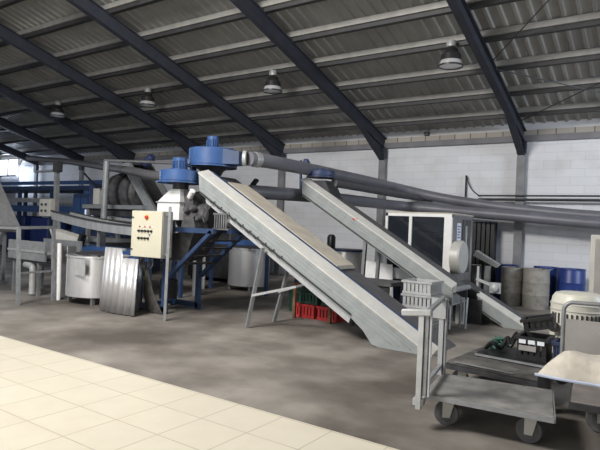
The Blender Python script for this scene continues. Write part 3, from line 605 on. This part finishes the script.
# ================================================================ BLUE PLATFORM AND EQUIPMENT AT THE FAR LEFT
bp = thing('blue_platform', (-19.5, 13.0, 0), 'long blue steel platform with railings along the far left back wall', 'platform')
MB().box((-28.5, 12.4, 2.62), (-16.2, 14.3, 2.78)).build('deck', 'blue_dull', bp)
MB().beam((-28.5, 12.37, 2.9), (-16.2, 12.37, 2.9), .05, .14).build('kick_board', 'blue', bp)
MB().beam((-28.5, 12.4, 2.2), (-16.2, 12.4, 2.2), .12, .18).build('lower_beam', 'galv', bp)
MB().beam((-28.5, 12.45, 1.85), (-16.2, 12.45, 1.85), .12, .26).build('lower_beam', 'blue', bp)
MB().beam((-28.5, 14.2, 1.2), (-16.2, 14.2, 1.2), .1, .3).build('back_beam', 'blue', bp)
for xx in (-28.2, -25.6, -23, -20.6, -18.4, -16.4):
    for yy in (12.5, 14.2): MB().beam((xx, yy, 0), (xx, yy, 2.62), .13, .13).build('post', 'blue_dull', bp)
for (xx, w, hgt, lab, m_) in ((-23.8, 1.5, 1.55, 'blue', 'blue_plastic'), (-21.9, 1.3, 1.5, 'blue', 'blue_plastic')):
    o = MB().box((xx - w / 2, 12.75, 0), (xx + w / 2, 13.6, hgt)).build('blue_bin', m_, loc=(xx, 13.2, 0), bevel=.05)
    tag(o, ('left' if xx < -23 else 'right') + ' of two dark blue bins under the far blue platform', 'bin', 'blue bins under the platform')
bc = thing('blue_cabinet', (-17.3, 11.5, 0), 'tall blue cabinet behind the small control box at the far left', 'cabinet')
MB().box((-17.35, 11.3, 0), (-16.3, 12.1, 2.4)).build('body', 'blue_dull', bc, bevel=.02)
MB().box((-16.85, 11.27, .15), (-16.35, 11.30, 2.25)).build('door', 'blue', bc); MB().box((-17.3, 11.27, .15), (-16.88, 11.30, 2.25)).build('door', 'blue', bc)
bs = thing('blue_stand', (-14.6, 11.2, 0), 'blue steel stand with rails and small boxes, behind the tall pale post', 'stand')
for zz, m_ in ((2.42, 'blue'), (1.98, 'blue_dull'), (1.1, 'blue_dull')): MB().beam((-16.2, 11.0, zz), (-13.4, 11.0, zz), .1, .12).build('rail', m_, bs)
for xx in (-16.1, -15.2, -14.3, -13.5): MB().beam((xx, 11.05, 0), (xx, 11.05, 2.36), .08, .08).build('post', 'blue_dull', bs)
MB().box((-14.25, 11.1, 0), (-13.45, 11.9, 1.9)).build('side_panel', 'blue_dull', bs)
for k in range(3): MB().box((-15.2 + k * .38, 10.97, 2.12), (-14.95 + k * .38, 11.1, 2.3)).build('junction_box', 'galv', bs)
sg = thing('small_screen', (-14.5, 10.9, 0), 'small pale blue lit screen on a stand below the blue rails', 'screen')
p = at(88, 215, 10.85)
MB().box((p.x - .17, 10.84, p.z - .13), (p.x + .19, 10.87, p.z + .17)).build('display', emis('pale_screen', (.6, .72, .95), .75), sg)
MB().box((p.x - .20, 10.871, p.z - .16), (p.x + .22, 10.92, p.z + .20)).build('case', 'galv', sg)
MB().beam((p.x, 10.9, 0), (p.x, 10.9, p.z - .15), .05, .05).build('stand', 'tube', sg)
# low dark machinery block under things at the left back
dk = thing('floor_machine', (-13.4, 9.4, 0), 'low dark machine body behind the roller table and blue frame', 'machine')
MB().box((-14.6, 9.0, .05), (-12.3, 10.4, .95)).build('body', 'dark', dk, bevel=.03); MB().box((-14.4, 9.1, .95), (-12.6, 10.3, 1.05)).build('top_plate', 'galv', dk)
for xx in (-14.5, -12.4): MB().box((xx - .05, 9.1, 0), (xx + .05, 10.3, .05)).build('foot', 'tube', dk)
# tall dark racking glimpsed behind the blue stand
fs = thing('dark_machine', (-9.9, 11.6, 0), 'dark machine block standing in the shade behind the blue press stand', 'machine')
MB().box((-11.3, 11.0, .1), (-9.75, 12.6, 1.5)).build('body', 'dark', fs, bevel=.03)
MB().box((-11.2, 10.9, 1.5), (-9.8, 12.5, 1.62)).build('top_plate', 'dark_grey', fs)
for xx in (-11.2, -9.85): MB().box((xx - .06, 11.1, 0), (xx + .06, 12.5, .1)).build('foot', 'dark', fs)

# ================================================================ RED AND GREEN CRATES
def crate(x0, y0, z0, w, d, h, m, label, group, cat='crate', handle=True):
    t = thing('plastic_crate', (x0 + w / 2, y0 + d / 2, z0), label, cat, group); th = .02
    b = MB(); b.box((x0, y0, z0), (x0 + w, y0 + d, z0 + th))
    b.build('base', m, t)
    for (a, c) in (((x0, y0), (x0 + w, y0 + th)), ((x0, y0 + d - th), (x0 + w, y0 + d)), ((x0, y0 + th), (x0 + th, y0 + d - th)), ((x0 + w - th, y0 + th), (x0 + w, y0 + d - th))):
        q = MB(); wx, wy = c[0] - a[0], c[1] - a[1]; along = wx > wy; L = max(wx, wy); nb = max(5, int(L / .06))
        q.box((a[0], a[1], z0 + th), (c[0], c[1], z0 + h * .2)); q.box((a[0], a[1], z0 + h * .78), (c[0], c[1], z0 + h))
        for k in range(nb):
            f0 = k / nb + .2 / nb; f1 = (k + 1) / nb - .1 / nb
            if along: q.box((a[0] + L * f0, a[1], z0 + h * .2), (a[0] + L * f1, c[1], z0 + h * .78))
            else: q.box((a[0], a[1] + L * f0, z0 + h * .2), (c[0], a[1] + L * f1, z0 + h * .78))
        q.build('side', m, t)
    q = MB(); r = .018
    q.box((x0 - r, y0 - r, z0 + h - .03), (x0 + w + r, y0, z0 + h)); q.box((x0 - r, y0 + d, z0 + h - .03), (x0 + w + r, y0 + d + r, z0 + h))
    q.box((x0 - r, y0, z0 + h - .03), (x0, y0 + d, z0 + h)); q.box((x0 + w, y0, z0 + h - .03), (x0 + w + r, y0 + d, z0 + h)); q.build('rim', m, t)
    return t
crate(-5.56, 8.05, 0, .42, .5, .24, 'red', 'left of the two red plastic crates on the floor under the conveyor', 'red crates under the conveyor')
crate(-5.08, 8.05, 0, .40, .5, .24, 'red', 'right of the two red plastic crates on the floor under the conveyor', 'red crates under the conveyor')
crate(-5.50, 8.08, .245, .40, .45, .2, 'green', 'lower dark green crate stacked on the left red crate', 'green crates under the conveyor')
crate(-5.03, 8.08, .245, .34, .45, .2, 'green', 'dark green crate stacked on the right red crate', 'green crates under the conveyor')
crate(-5.47, 8.1, .45, .38, .42, .2, 'green', 'upper dark green crate on the stack under the conveyor', 'green crates under the conveyor')
rl = thing('trestle', (-5.35, 7.9, 0), 'rusty brown trestle legs standing in front of the red crates', 'trestle')
for xx in (-5.44, -4.72): MB().beam((xx, 7.88, 0), (xx, 7.88, .62), .05, .05).build('leg', 'brown', rl)
MB().beam((-5.47, 7.88, .60), (-4.7, 7.88, .60), .04, .04).build('cross_bar', 'brown', rl)
gb = MB().lathe((-5.9, 8.6, 0), [(0, 0), (.13, 0), (.16, .4), (.17, .42), (.15, .42), (.12, .05), (0, .05)], 20).build('bucket', 'green', loc=(-5.9, 8.6, 0)); tag(gb, 'dark green bucket on the floor left of the crates', 'bucket')

# white crates between the conveyors and grey table
for k in range(4):
    crate(-3.50, 8.02, k * .21, .46, .5, .205, 'galv_light', ('lowest', 'second lowest', 'second highest', 'topmost')[k] + ' white crate of the stack between the two conveyors', 'white crates between the conveyors')
tb = thing('grey_table', (-4.1, 8.4, 0), 'dark grey table standing between the two inclined conveyors', 'table')
MB().box((-4.45, 8.02, .70), (-3.7, 8.6, .76)).build('top', 'dark_grey', tb); MB().box((-4.40, 8.05, .45), (-3.75, 8.08, .70)).build('apron', 'dark', tb)
for xx in (-4.4, -3.78):
    for yy in (8.08, 8.54): MB().beam((xx, yy, 0), (xx, yy, .70), .05, .05).build('leg', 'dark', tb)
ws = thing('leaning_sheet', (-4.9, 10.2, 0), 'pale sheet leaning in the gap below the second conveyor', 'sheet')
MB().poly([(-5.35, 10.1, .02), (-4.6, 10.1, .02), (-4.6, 10.13, .02), (-5.35, 10.13, .02), (-5.35, 10.3, .95), (-4.75, 10.3, .9), (-4.75, 10.33, .9), (-5.35, 10.33, .95)],
     ((0,1,2,3), (7,6,5,4), (0,4,5,1), (1,5,6,2), (2,6,7,3), (3,7,4,0))).build('panel', 'white', ws)

# ================================================================ WHITE WINDOWED CABINET
wc = thing('windowed_cabinet', (-4.3, 11.0, 0), 'white framed machine cabinet with large dark windows behind the second conveyor', 'machine')
x0, x1, ya, yb, za, zb = -4.98, -3.58, 10.4, 11.75, .62, 1.96
b = MB(); b.box((x0, ya, zb - .06), (x1, ya + .06, zb)); b.build('top_rail', 'white', wc)
MB().box((x0, ya, za), (x1, ya + .06, za + .22)).build('bottom_rail', 'white', wc)
MB().box((x1 - .15, ya - .003, za), (x1, ya + .06, zb)).build('corner_post', 'white', wc)
MB().box((x0, ya, za), (x0 + .05, ya + .06, zb)).build('corner_post', 'white', wc)
MB().box((-4.46, ya - .003, za), (-4.40, ya + .05, zb)).build('mullion', 'white', wc)
MB().box((x0 + .05, ya + .03, za + .22), (x1 - .15, ya + .036, zb - .06)).build('window_pane', 'pane', wc)
MB().box((x0, yb - .04, 0), (x1, yb, zb)).build('back_panel', 'dark', wc)
MB().box((x0, ya + .06, zb), (x1, yb, zb + .03)).build('roof_panel', 'beige', wc)
MB().box((x1 - .02, ya + .06, 0), (x1, yb - .04, zb)).build('side_panel', 'stainless_dark', wc)
MB().box((x0, ya + .06, 0), (x0 + .02, yb - .04, zb)).build('side_panel', 'stainless_dark', wc)
MB().box((x0 + .02, ya + .065, 0), (x1 - .02, ya + .085, za)).build('lower_panel', 'blue_dark', wc)
MB().box((x0 + .02, ya + .1, .95), (x1 - .02, yb - .05, 1.0)).build('inner_shelf', 'dark_grey', wc)
MB().lathe((-4.0, 11.0, 1.3), [(0, 0), (.28, 0), (.28, .5), (0, .5)], 24, ax=(-1, 0, 0)).build('inner_drum', 'dark_grey', wc)
MB().tube(((-4.7, 10.8, 1.75), (-3.8, 11.2, 1.6)), .06, 10).build('inner_pipe', 'galv', wc)
MB().lathe((x1, 10.64, 1.13), [(0, 0), (.33, 0), (.33, .15), (.30, .18), (0, .18)], 36, ax=(1, 0, 0)).build('round_pulley_cover', 'cream_side', wc)
lb = MB().box((x1, 10.72, 1.45), (x1 + .004, 10.95, 1.80)).build('notice', 'paper', wc)
q = MB()
for k in range(5): q.box((x1 + .004, 10.75, 1.50 + k * .055), (x1 + .006, 10.92 - (k % 2) * .05, 1.525 + k * .055))
q.build('print_lines', 'ink', lb)
MB().beam((x1 + .03, 11.2, .9), (x1 + .03, 11.2, 1.75), .03, .03).build('handle_bar', 'white', wc)
MB().box((x1, 11.05, .8), (x1 + .015, 11.55, 1.88)).build('side_door', 'dark_grey', wc)
for k in range(2): o = MB().beam((-2.98 + k * .1, 9.25, 0), (-2.965 + k * .1, 9.27, .52), .025, .025).build('steel_rod', 'galv', loc=(-2.98 + k * .1, 9.25, 0)); tag(o, ('left' if k == 0 else 'right') + ' of two pale rods leaning upright beside the second conveyor leg', 'rod', 'pale rods under the cabinet')
# drive fittings at the head of the discharge conveyor
df = thing('drive_bracket', (-3.0, 10.7, 0), 'pale metal bracket and bearing beside the discharge conveyor', 'bracket')
MB().beam((-3.12, 10.68, 0), (-3.12, 10.68, .98), .035, .035).build('post', 'galv_light', df); MB().beam((-3.14, 10.65, .74), (-2.83, 10.65, .64), .04, .05).build('arm', 'galv_light', df)
MB().lathe((-2.78, 10.61, .60), [(0, 0), (.07, 0), (.07, .05), (.04, .07), (0, .07)], 18, ax=(0, -1, 0)).build('bearing', 'galv_light', df)
MB().box((-2.88, 10.62, .5), (-2.68, 10.68, .70)).build('bearing_plate', 'galv', df)

# ================================================================ BACK WALL RIGHT: RACK, CONDUITS, DRUMS
rk = thing('black_rack', (-4.05, 14.2, 0), 'tall black slatted rack against the back wall, right of the cabinet', 'rack')
for k in range(5): MB().box((-4.32 + k * .115, 14.15, .05), (-4.235 + k * .115, 14.3, 1.90)).build('slat', 'black', rk)
MB().box((-4.34, 14.30, .0), (-3.76, 14.36, 1.92)).build('back_board', 'blue_dark', rk)
MB().box((-4.34, 14.13, 0), (-3.76, 14.3, .05)).build('foot', 'dark', rk)
for zz, r, lab in ((2.60, .022, 'upper dark conduit running along the right part of the back wall'), (2.50, .032, 'lower dark conduit running along the right part of the back wall')):
    o = MB().tube(((-4.3, 14.42, zz), (3.5, 14.42, zz - .0)), r, 8).build('wall_conduit', 'dark', loc=(-4.3, 14.42, zz)); tag(o, lab, 'conduit', 'conduits on the back wall')
o = MB().tube(((-4.68, 14.58, 2.3), (-4.68, 14.58, 3.15)), .025, 8).build('wall_pole', 'dark', loc=(-4.68, 14.5, 2.5)); tag(o, 'thin dark pole fixed upright on the back wall', 'pole')
o = MB().tube(smooth([(-4.66, 14.55, 3.14), (-4.6, 14.52, 2.95), (-4.48, 14.5, 2.75), (-4.28, 14.45, 2.6)], 6), .014, 6).build('hanging_wire', 'black', loc=(-4.6, 14.5, 3.1)); tag(o, 'black wire hanging from the thin wall pole', 'wire')
o = MB().box((-5.9, 14.52, 4.28), (-5.78, 14.64, 4.38)).build('wall_spotlight', 'dark', loc=(-5.84, 14.6, 4.3)); tag(o, 'small dark fitting on the ledge high on the back wall', 'wall fitting')
def drum(x, y, r, h, m, label, group, lid='drum_dirty'):
    t = thing('drum', (x, y, 0), label, 'drum', group)
    MB().lathe((x, y, 0), [(0, 0), (r * .95, 0), (r * .98, .04), (r, h * .32), (r * 1.025, h * .34), (r, h * .36), (r, h * .64), (r * 1.025, h * .66), (r, h * .68), (r * .97, h * .96), (r * .93, h * .985), (0, h * .985)], 32).build('body', m, t)
    MB().lathe((x, y, h * .965), [(r * .94, 0), (r * 1.0, 0), (r * 1.0, h * .035), (r * .94, h * .035), (r * .94, 0)], 32).build('rim', m, t)
    MB().lathe((x + r * .5, y, h * .985), [(0, .02), (.035, .02), (.035, 0)], 12).build('bung', 'black', t)
    return t
drum(-3.12, 13.35, .245, .87, 'drum_dirty', 'left of the two dirty white drums by the back wall', 'dirty white drums')
drum(-2.56, 13.2, .28, .88, 'drum_dirty', 'right, wider one of the two dirty white drums by the back wall', 'dirty white drums')
drum(-3.42, 14.1, .27, .88, 'blue_plastic', 'blue drum farthest left, mostly behind the dirty white drums', 'blue drums')
drum(-2.50, 14.0, .28, .90, 'blue_plastic', 'blue drum behind the wider dirty white drum', 'blue drums')
drum(-1.92, 13.75, .285, .91, 'blue_plastic', 'rightmost blue drum by the back wall, fully in view beside the wall', 'blue drums')
drum(-3.85, 13.3, .26, .86, 'drum_dirty', 'stained drum under the black rack, beside the discharge conveyor', 'dirty white drums')
# long dark beam leaning across the drums
o = MB().prism([(-3.86, 12.75, 1.10), (-3.34, 12.75, .86), (-3.28, 12.75, .93), (-3.80, 12.75, 1.22)], (0, .22, 0)).build('white_chute', 'flange', loc=(-3.5, 12.8, .8)) ; tag(o, 'short white sloping chute in front of the black rack', 'chute')
o = MB().beam((-3.65, 12.86, 0), (-3.65, 12.86, .985), .06, .06).build('chute_stand', 'dark', loc=(-3.65, 12.86, 0)); tag(o, 'dark stand under the short white chute', 'stand')
# grey steel cabinet at the right edge
sc_ = thing('grey_cabinet', (-.5, 8.7, 0), 'plain grey steel cabinet cut by the right edge of the picture', 'cabinet')
MB().box((-.97, 8.5, .02), (-.1, 8.9, 1.66)).build('body', 'cream_side', sc_, bevel=.01); MB().box((-.91, 8.48, .1), (-.15, 8.5, 1.60)).build('door', 'board', sc_)
MB().box((-.97, 8.5, 0), (-.1, 8.9, .02)).build('plinth', 'dark', sc_)
o = MB().lathe((0, 0, 0), [(0, 0)], 4) if False else None

# ================================================================ CARTS
def caster(t, x, y, r, top, rz=0, m='rubber'):
    d = Vector((math.cos(rz), math.sin(rz), 0)); ax = Vector((-d.y, d.x, 0)); c = Vector((x, y, r))
    w = MB().lathe(c - ax * .022, [(.02, 0), (r * .62, 0), (r * .66, .004), (r * .95, .002), (r, .012), (r, .032), (r * .95, .042), (r * .66, .040), (r * .62, .044), (.02, .044)], 32, ax=ax).build('wheel', m, t)
    MB().lathe(c - ax * .032, [(0, 0), (.028, 0), (.028, .064), (0, .064)], 16, ax=ax).build('hub', 'galv', w)
    f = MB()
    for s_ in (-1, 1):
        o = ax * (.034 * s_) - ax * .003; a = c + o
        f.prism([a + d * .03 - UP * .03, a - d * .03 - UP * .03, a - d * .03 + UP * (top - r), a + d * .075 + UP * (top - r)], ax * .006)
    f.beam(c - d * .035 + UP * (top - r - .012), c - d * .034 + UP * (top - r), .10, .09) ; f.build('fork', 'cream_side', t)

k1 = thing('platform_cart', (-1.2, 4.8, 0), 'front platform cart with a grey deck and a tube handle at its left end', 'cart')
A, B_, C_, D_ = (-1.66, 4.33), (-.69, 4.41), (-.84, 5.20), (-1.77, 5.06)
MB().prism([(x, y, .25) for x, y in (A, B_, C_, D_)], (0, 0, .03)).build('deck', 'wood', k1, bevel=.006)
def inset(P, Q, k): return (P[0] + (Q[0] - P[0]) * k, P[1] + (Q[1] - P[1]) * k)
e = MB()
for P, Q in ((A, B_), (B_, C_), (C_, D_), (D_, A)): e.beam((*P, .256), (*Q, .256), .02, .036)
e.build('edge_frame', 'tube', k1)
rc = math.radians(7.5)
caster(k1, -1.53, 4.51, .10, .25, rc + .15); caster(k1, -.89, 4.56, .10, .25, rc - .1); caster(k1, -.95, 5.06, .10, .25, rc); caster(k1, -1.68, 4.96, .10, .25, rc)
MB().box((-1.69, 4.21, .17), (-1.645, 4.255, .95), rc).build('handle_post', 'galv_light', k1, bevel=.004)
MB().box((-1.643, 4.23, .28), (-1.61, 4.27, .95), rc).build('handle_post', 'tube', k1, bevel=.004)
MB().box((-1.60, 4.235, .28), (-1.588, 4.265, .96), rc).build('handle_post', 'galv_light', k1)
MB().box((-1.80, 4.985, .27), (-1.755, 5.03, .99), rc).build('handle_post', 'galv', k1, bevel=.004)
MB().box((-1.752, 5.0, .28), (-1.73, 5.04, .99), rc).build('handle_post', 'tube', k1, bevel=.004)
MB().beam((-1.63, 4.26, .955), (-1.79, 5.05, .985), .035, .03).build('top_rail', 'tube', k1)
MB().beam((-1.59, 4.24, .955), (-1.83, 4.20, .935), .05, .055).build('handle_end', 'galv_light', k1, bevel=.01)
MB().box((-1.87, 4.97, .80), (-1.735, 4.985, .99), rc).build('gusset_plate', 'galv', k1)
MB().beam((-1.64, 4.28, .36), (-1.77, 4.98, .36), .03, .03).build('lower_rail', 'tube', k1)
MB().box((-1.72, 4.22, .2), (-1.64, 4.33, .25), rc).build('foot_bracket', 'galv_light', k1)

k2 = thing('low_dolly', (-1.4, 6.1, 0), 'low dark wooden dolly behind the front platform cart', 'cart')
A2, B2, C2, D2 = (-1.93, 5.66), (-1.02, 5.56), (-.86, 6.75), (-1.85, 6.8)
MB().prism([(x, y, .235) for x, y in (A2, B2, C2, D2)], (0, 0, .03)).build('deck', 'wood_dark', k2, bevel=.006)
e = MB()
for P, Q in ((A2, B2), (B2, C2), (C2, D2), (D2, A2)): e.beam((*P, .21), (*Q, .21), .05, .05)
e.build('edge_frame', 'dark', k2)
for P in ((-1.82, 5.76), (-1.12, 5.7), (-.98, 6.62), (-1.75, 6.68)): caster(k2, P[0], P[1], .085, .19, .4)
MB().beam((-1.85, 5.65, .267), (-1.25, 5.585, .267), .03, .006).build('worn_edge', 'tube', k2)

tr = thing('black_pallet', (-1.35, 6.45, .265), 'thin black board lying on the low dolly, under the black crates', 'board')
MB().prism([(-1.76, 6.08, .267), (-.97, 6.0, .267), (-.90, 6.68, .267), (-1.78, 6.72, .267)], (0, 0, .035)).build('board', 'black', tr)
MB().beam((-1.77, 6.075, .288), (-.97, 5.995, .288), .012, .022).build('pale_edge', 'tube', tr)
crate(-1.36, 6.14, .303, .30, .34, .24, 'black', 'front black plastic crate with a pale label on the board', 'black crates on the dolly')
lbp = bpy.data.objects  # label strip on the front crate
last = [o for o in COL.objects if o.name.startswith('plastic_crate') and o.get('label', '').startswith('front black')][0]
q = MB()
for k in range(3): q.box((-1.33 + k * .09, 6.112, .475), (-1.262 + k * .09, 6.121, .515))
q.build('white_label', 'paper', last)
MB().box((-1.33, 6.115, .40), (-1.16, 6.121, .455)).build('grey_label', 'board', last)
crate(-1.015, 6.18, .303, .13, .3, .22, 'blue_dark', 'narrow dark blue crate right of the labelled black crate', 'black crates on the dolly')
# tilted black crate on top
t = crate(0, 0, 0, .30, .26, .13, 'black', 'tilted black crate lying on top of the labelled crate', 'black crates on the dolly')
t.location = (-1.17, 6.36, .545 + .07); t.rotation_euler = (0, math.radians(-14), .1)
for o_ in t.children: pass
# black hose and green netting left of the crates
o = MB().tube(smooth([(-1.72, 6.3, .33), (-1.62, 6.2, .42), (-1.55, 6.25, .36), (-1.50, 6.35, .47), (-1.44, 6.25, .40), (-1.42, 6.4, .52), (-1.5, 6.5, .4)], 6), .022, 8).build('black_hose', 'black', loc=(-1.6, 6.3, .3)); tag(o, 'tangled black hose on the board left of the black crates', 'hose')
b = MB()
for k in range(26):
    a = random.uniform(0, 2 * PI); pts = [(-1.62 + random.uniform(-.09, .09), 6.50 + random.uniform(-.1, .1), .312 + random.uniform(0, .12)) for _ in range(4)]; b.tube(smooth(pts, 3), .008, 5)
o = b.build('green_netting', mat('green_net', (.05, .14, .11), .7), loc=(-1.62, 6.5, .303)); tag(o, 'crumpled green netting on the board beside the black crates', 'netting')

k3 = thing('panel_cart', (-.3, 5.4, 0), 'cart at the right edge with a grey panel behind a tube handle', 'cart')
A3, B3, C3, D3 = (-.62, 4.78), (.5, 4.78), (.4, 6.0), (-.87, 5.92)
A3 = (-.62, 4.66); D3 = (-.76, 5.90)
MB().prism([(x, y, .33) for x, y in (A3, B3, C3, D3)], (0, 0, .03)).build('deck', mat('brown_grey_deck', (.17, .15, .14), .8, 0, .2, 5), k3, bevel=.006)
e = MB()
for P, Q in ((A3, B3), (B3, C3), (C3, D3), (D3, A3)): e.beam((*P, .325), (*Q, .325), .03, .05)
e.build('edge_frame', 'dark', k3)
caster(k3, -.46, 5.2, .115, .33, rc); caster(k3, .35, 5.08, .115, .33, rc); caster(k3, .3, 5.85, .115, .33, rc); caster(k3, -.64, 5.8, .115, .33, rc)
MB().tube(smooth([(-.885, 5.93, .33), (-.885, 5.93, .5), (-.885, 5.93, .86), (-.872, 5.93, .93), (-.83, 5.935, .968), (-.75, 5.94, .975), (-.3, 5.97, .98), (.3, 6.0, .985), (.36, 6.0, .96), (.38, 6.0, .9), (.38, 6.0, .33)], 5), .02, 12).build('tube_handle', 'tube', k3)
MB().box((-.885, 5.925, .40), (.37, 5.945, .81), math.radians(3), (-.86, 5.93, 0)).build('back_panel', 'board', k3)
MB().beam((-.9, 5.93, .33), (-.70, 5.90, .33), .05, .05).build('handle_bracket', 'dark', k3)
# sack
b = MB(); nx, ny = 22, 12; top = []; bot = []
for i in range(nx + 1):
    rt_, rb_ = [], []
    for j in range(ny + 1):
        u, v = i / nx, j / ny; x = -1.0 + u * .95 + (.10 * v); y = 5.28 + v * .52 - .02 * math.sin(u * 9); e_ = min(1, min(u, 1 - u) * 4.2) ; e2 = min(1, min(v, 1 - v) * 3.2)
        hgt = .235 * (math.sin(e_ * PI / 2) ** .9) * (math.sin(e2 * PI / 2) ** .7); hgt *= .88 + .12 * math.sin(u * 7 + v * 3)
        hem = .02 * math.sin(u * 23 + v * 5) * (1 - e_ * e2)
        drop = -.02 * max(0, (.22 - u)) / .22
        rt_.append(b.bm.verts.new((x, y, .375 + hgt + hem + drop))); rb_.append(b.bm.verts.new((x, y, .362 + hem * 0 + drop * .2)))
    top.append(rt_); bot.append(rb_)
for i in range(nx):
    for j in range(ny):
        f = b.bm.faces.new((top[i][j], top[i+1][j], top[i+1][j+1], top[i][j+1])); f.smooth = True; b.bm.faces.new((bot[i][j], bot[i][j+1], bot[i+1][j+1], bot[i+1][j]))
for i in range(nx): b.bm.faces.new((top[i][0], bot[i][0], bot[i+1][0], top[i+1][0])); b.bm.faces.new((top[i][ny], top[i+1][ny], bot[i+1][ny], bot[i][ny]))
for j in range(ny): b.bm.faces.new((top[0][j], top[0][j+1], bot[0][j+1], bot[0][j])); b.bm.faces.new((top[nx][j], bot[nx][j], bot[nx][j+1], top[nx][j+1]))
sk = thing('sack', (-.5, 5.4, .361), 'full off-white woven sack lying on the right cart', 'sack')
b.build('body', 'sack', sk)
MB().tube(smooth([(-1.0, 5.28, .37), (-.75, 5.25, .37), (-.5, 5.265, .37), (-.2, 5.255, .37), (-.05, 5.27, .37)], 5), .014, 6).build('hem', 'sack_hem', sk)
o = MB().box((-1.0, 5.40, .0), (-.90, 5.50, .355)).build('support_block', 'black', loc=(-.95, 5.45, 0)); tag(o, 'black block under the overhanging left end of the sack', 'block')
# cream tub
tbx, tby = -.93, 7.25
tu = thing('plastic_tub', (tbx, tby, 0), 'upturned cream plastic tub with ridges and slots behind the right cart', 'tub')
b = MB(); b.lathe((tbx, tby, 0), [(.30, 0), (.31, .03), (.30, .06), (.297, .60), (.296, .70), (.296, .80), (.30, .815), (.293, .83), (.28, .90), (.25, .945), (.2, .96), (0, .965)], 44); b.build('shell', 'tub', tu)
MB().lathe((tbx, tby, .82), [(.293, 0), (.306, .006), (.293, .02)], 44).build('ridge', 'cream_side', tu); MB().lathe((tbx, tby, .75), [(.295, 0), (.307, .006), (.295, .02)], 44).build('ridge', 'cream_side', tu)
for k in range(-6, 7):
    a = -PI / 2 + .1 + k * .17; MB().beam((tbx + math.cos(a) * .296, tby + math.sin(a) * .296, .61), (tbx + math.cos(a) * .295, tby + math.sin(a) * .295, .725), .018, .025).build('slot', 'dark', tu)
MB().lathe((tbx - .2, tby - .28, .56), [(0, 0), (.06, 0), (.06, .03), (0, .035)], 18, ax=(-.5, -.8, .2)).build('plug', 'black', tu)
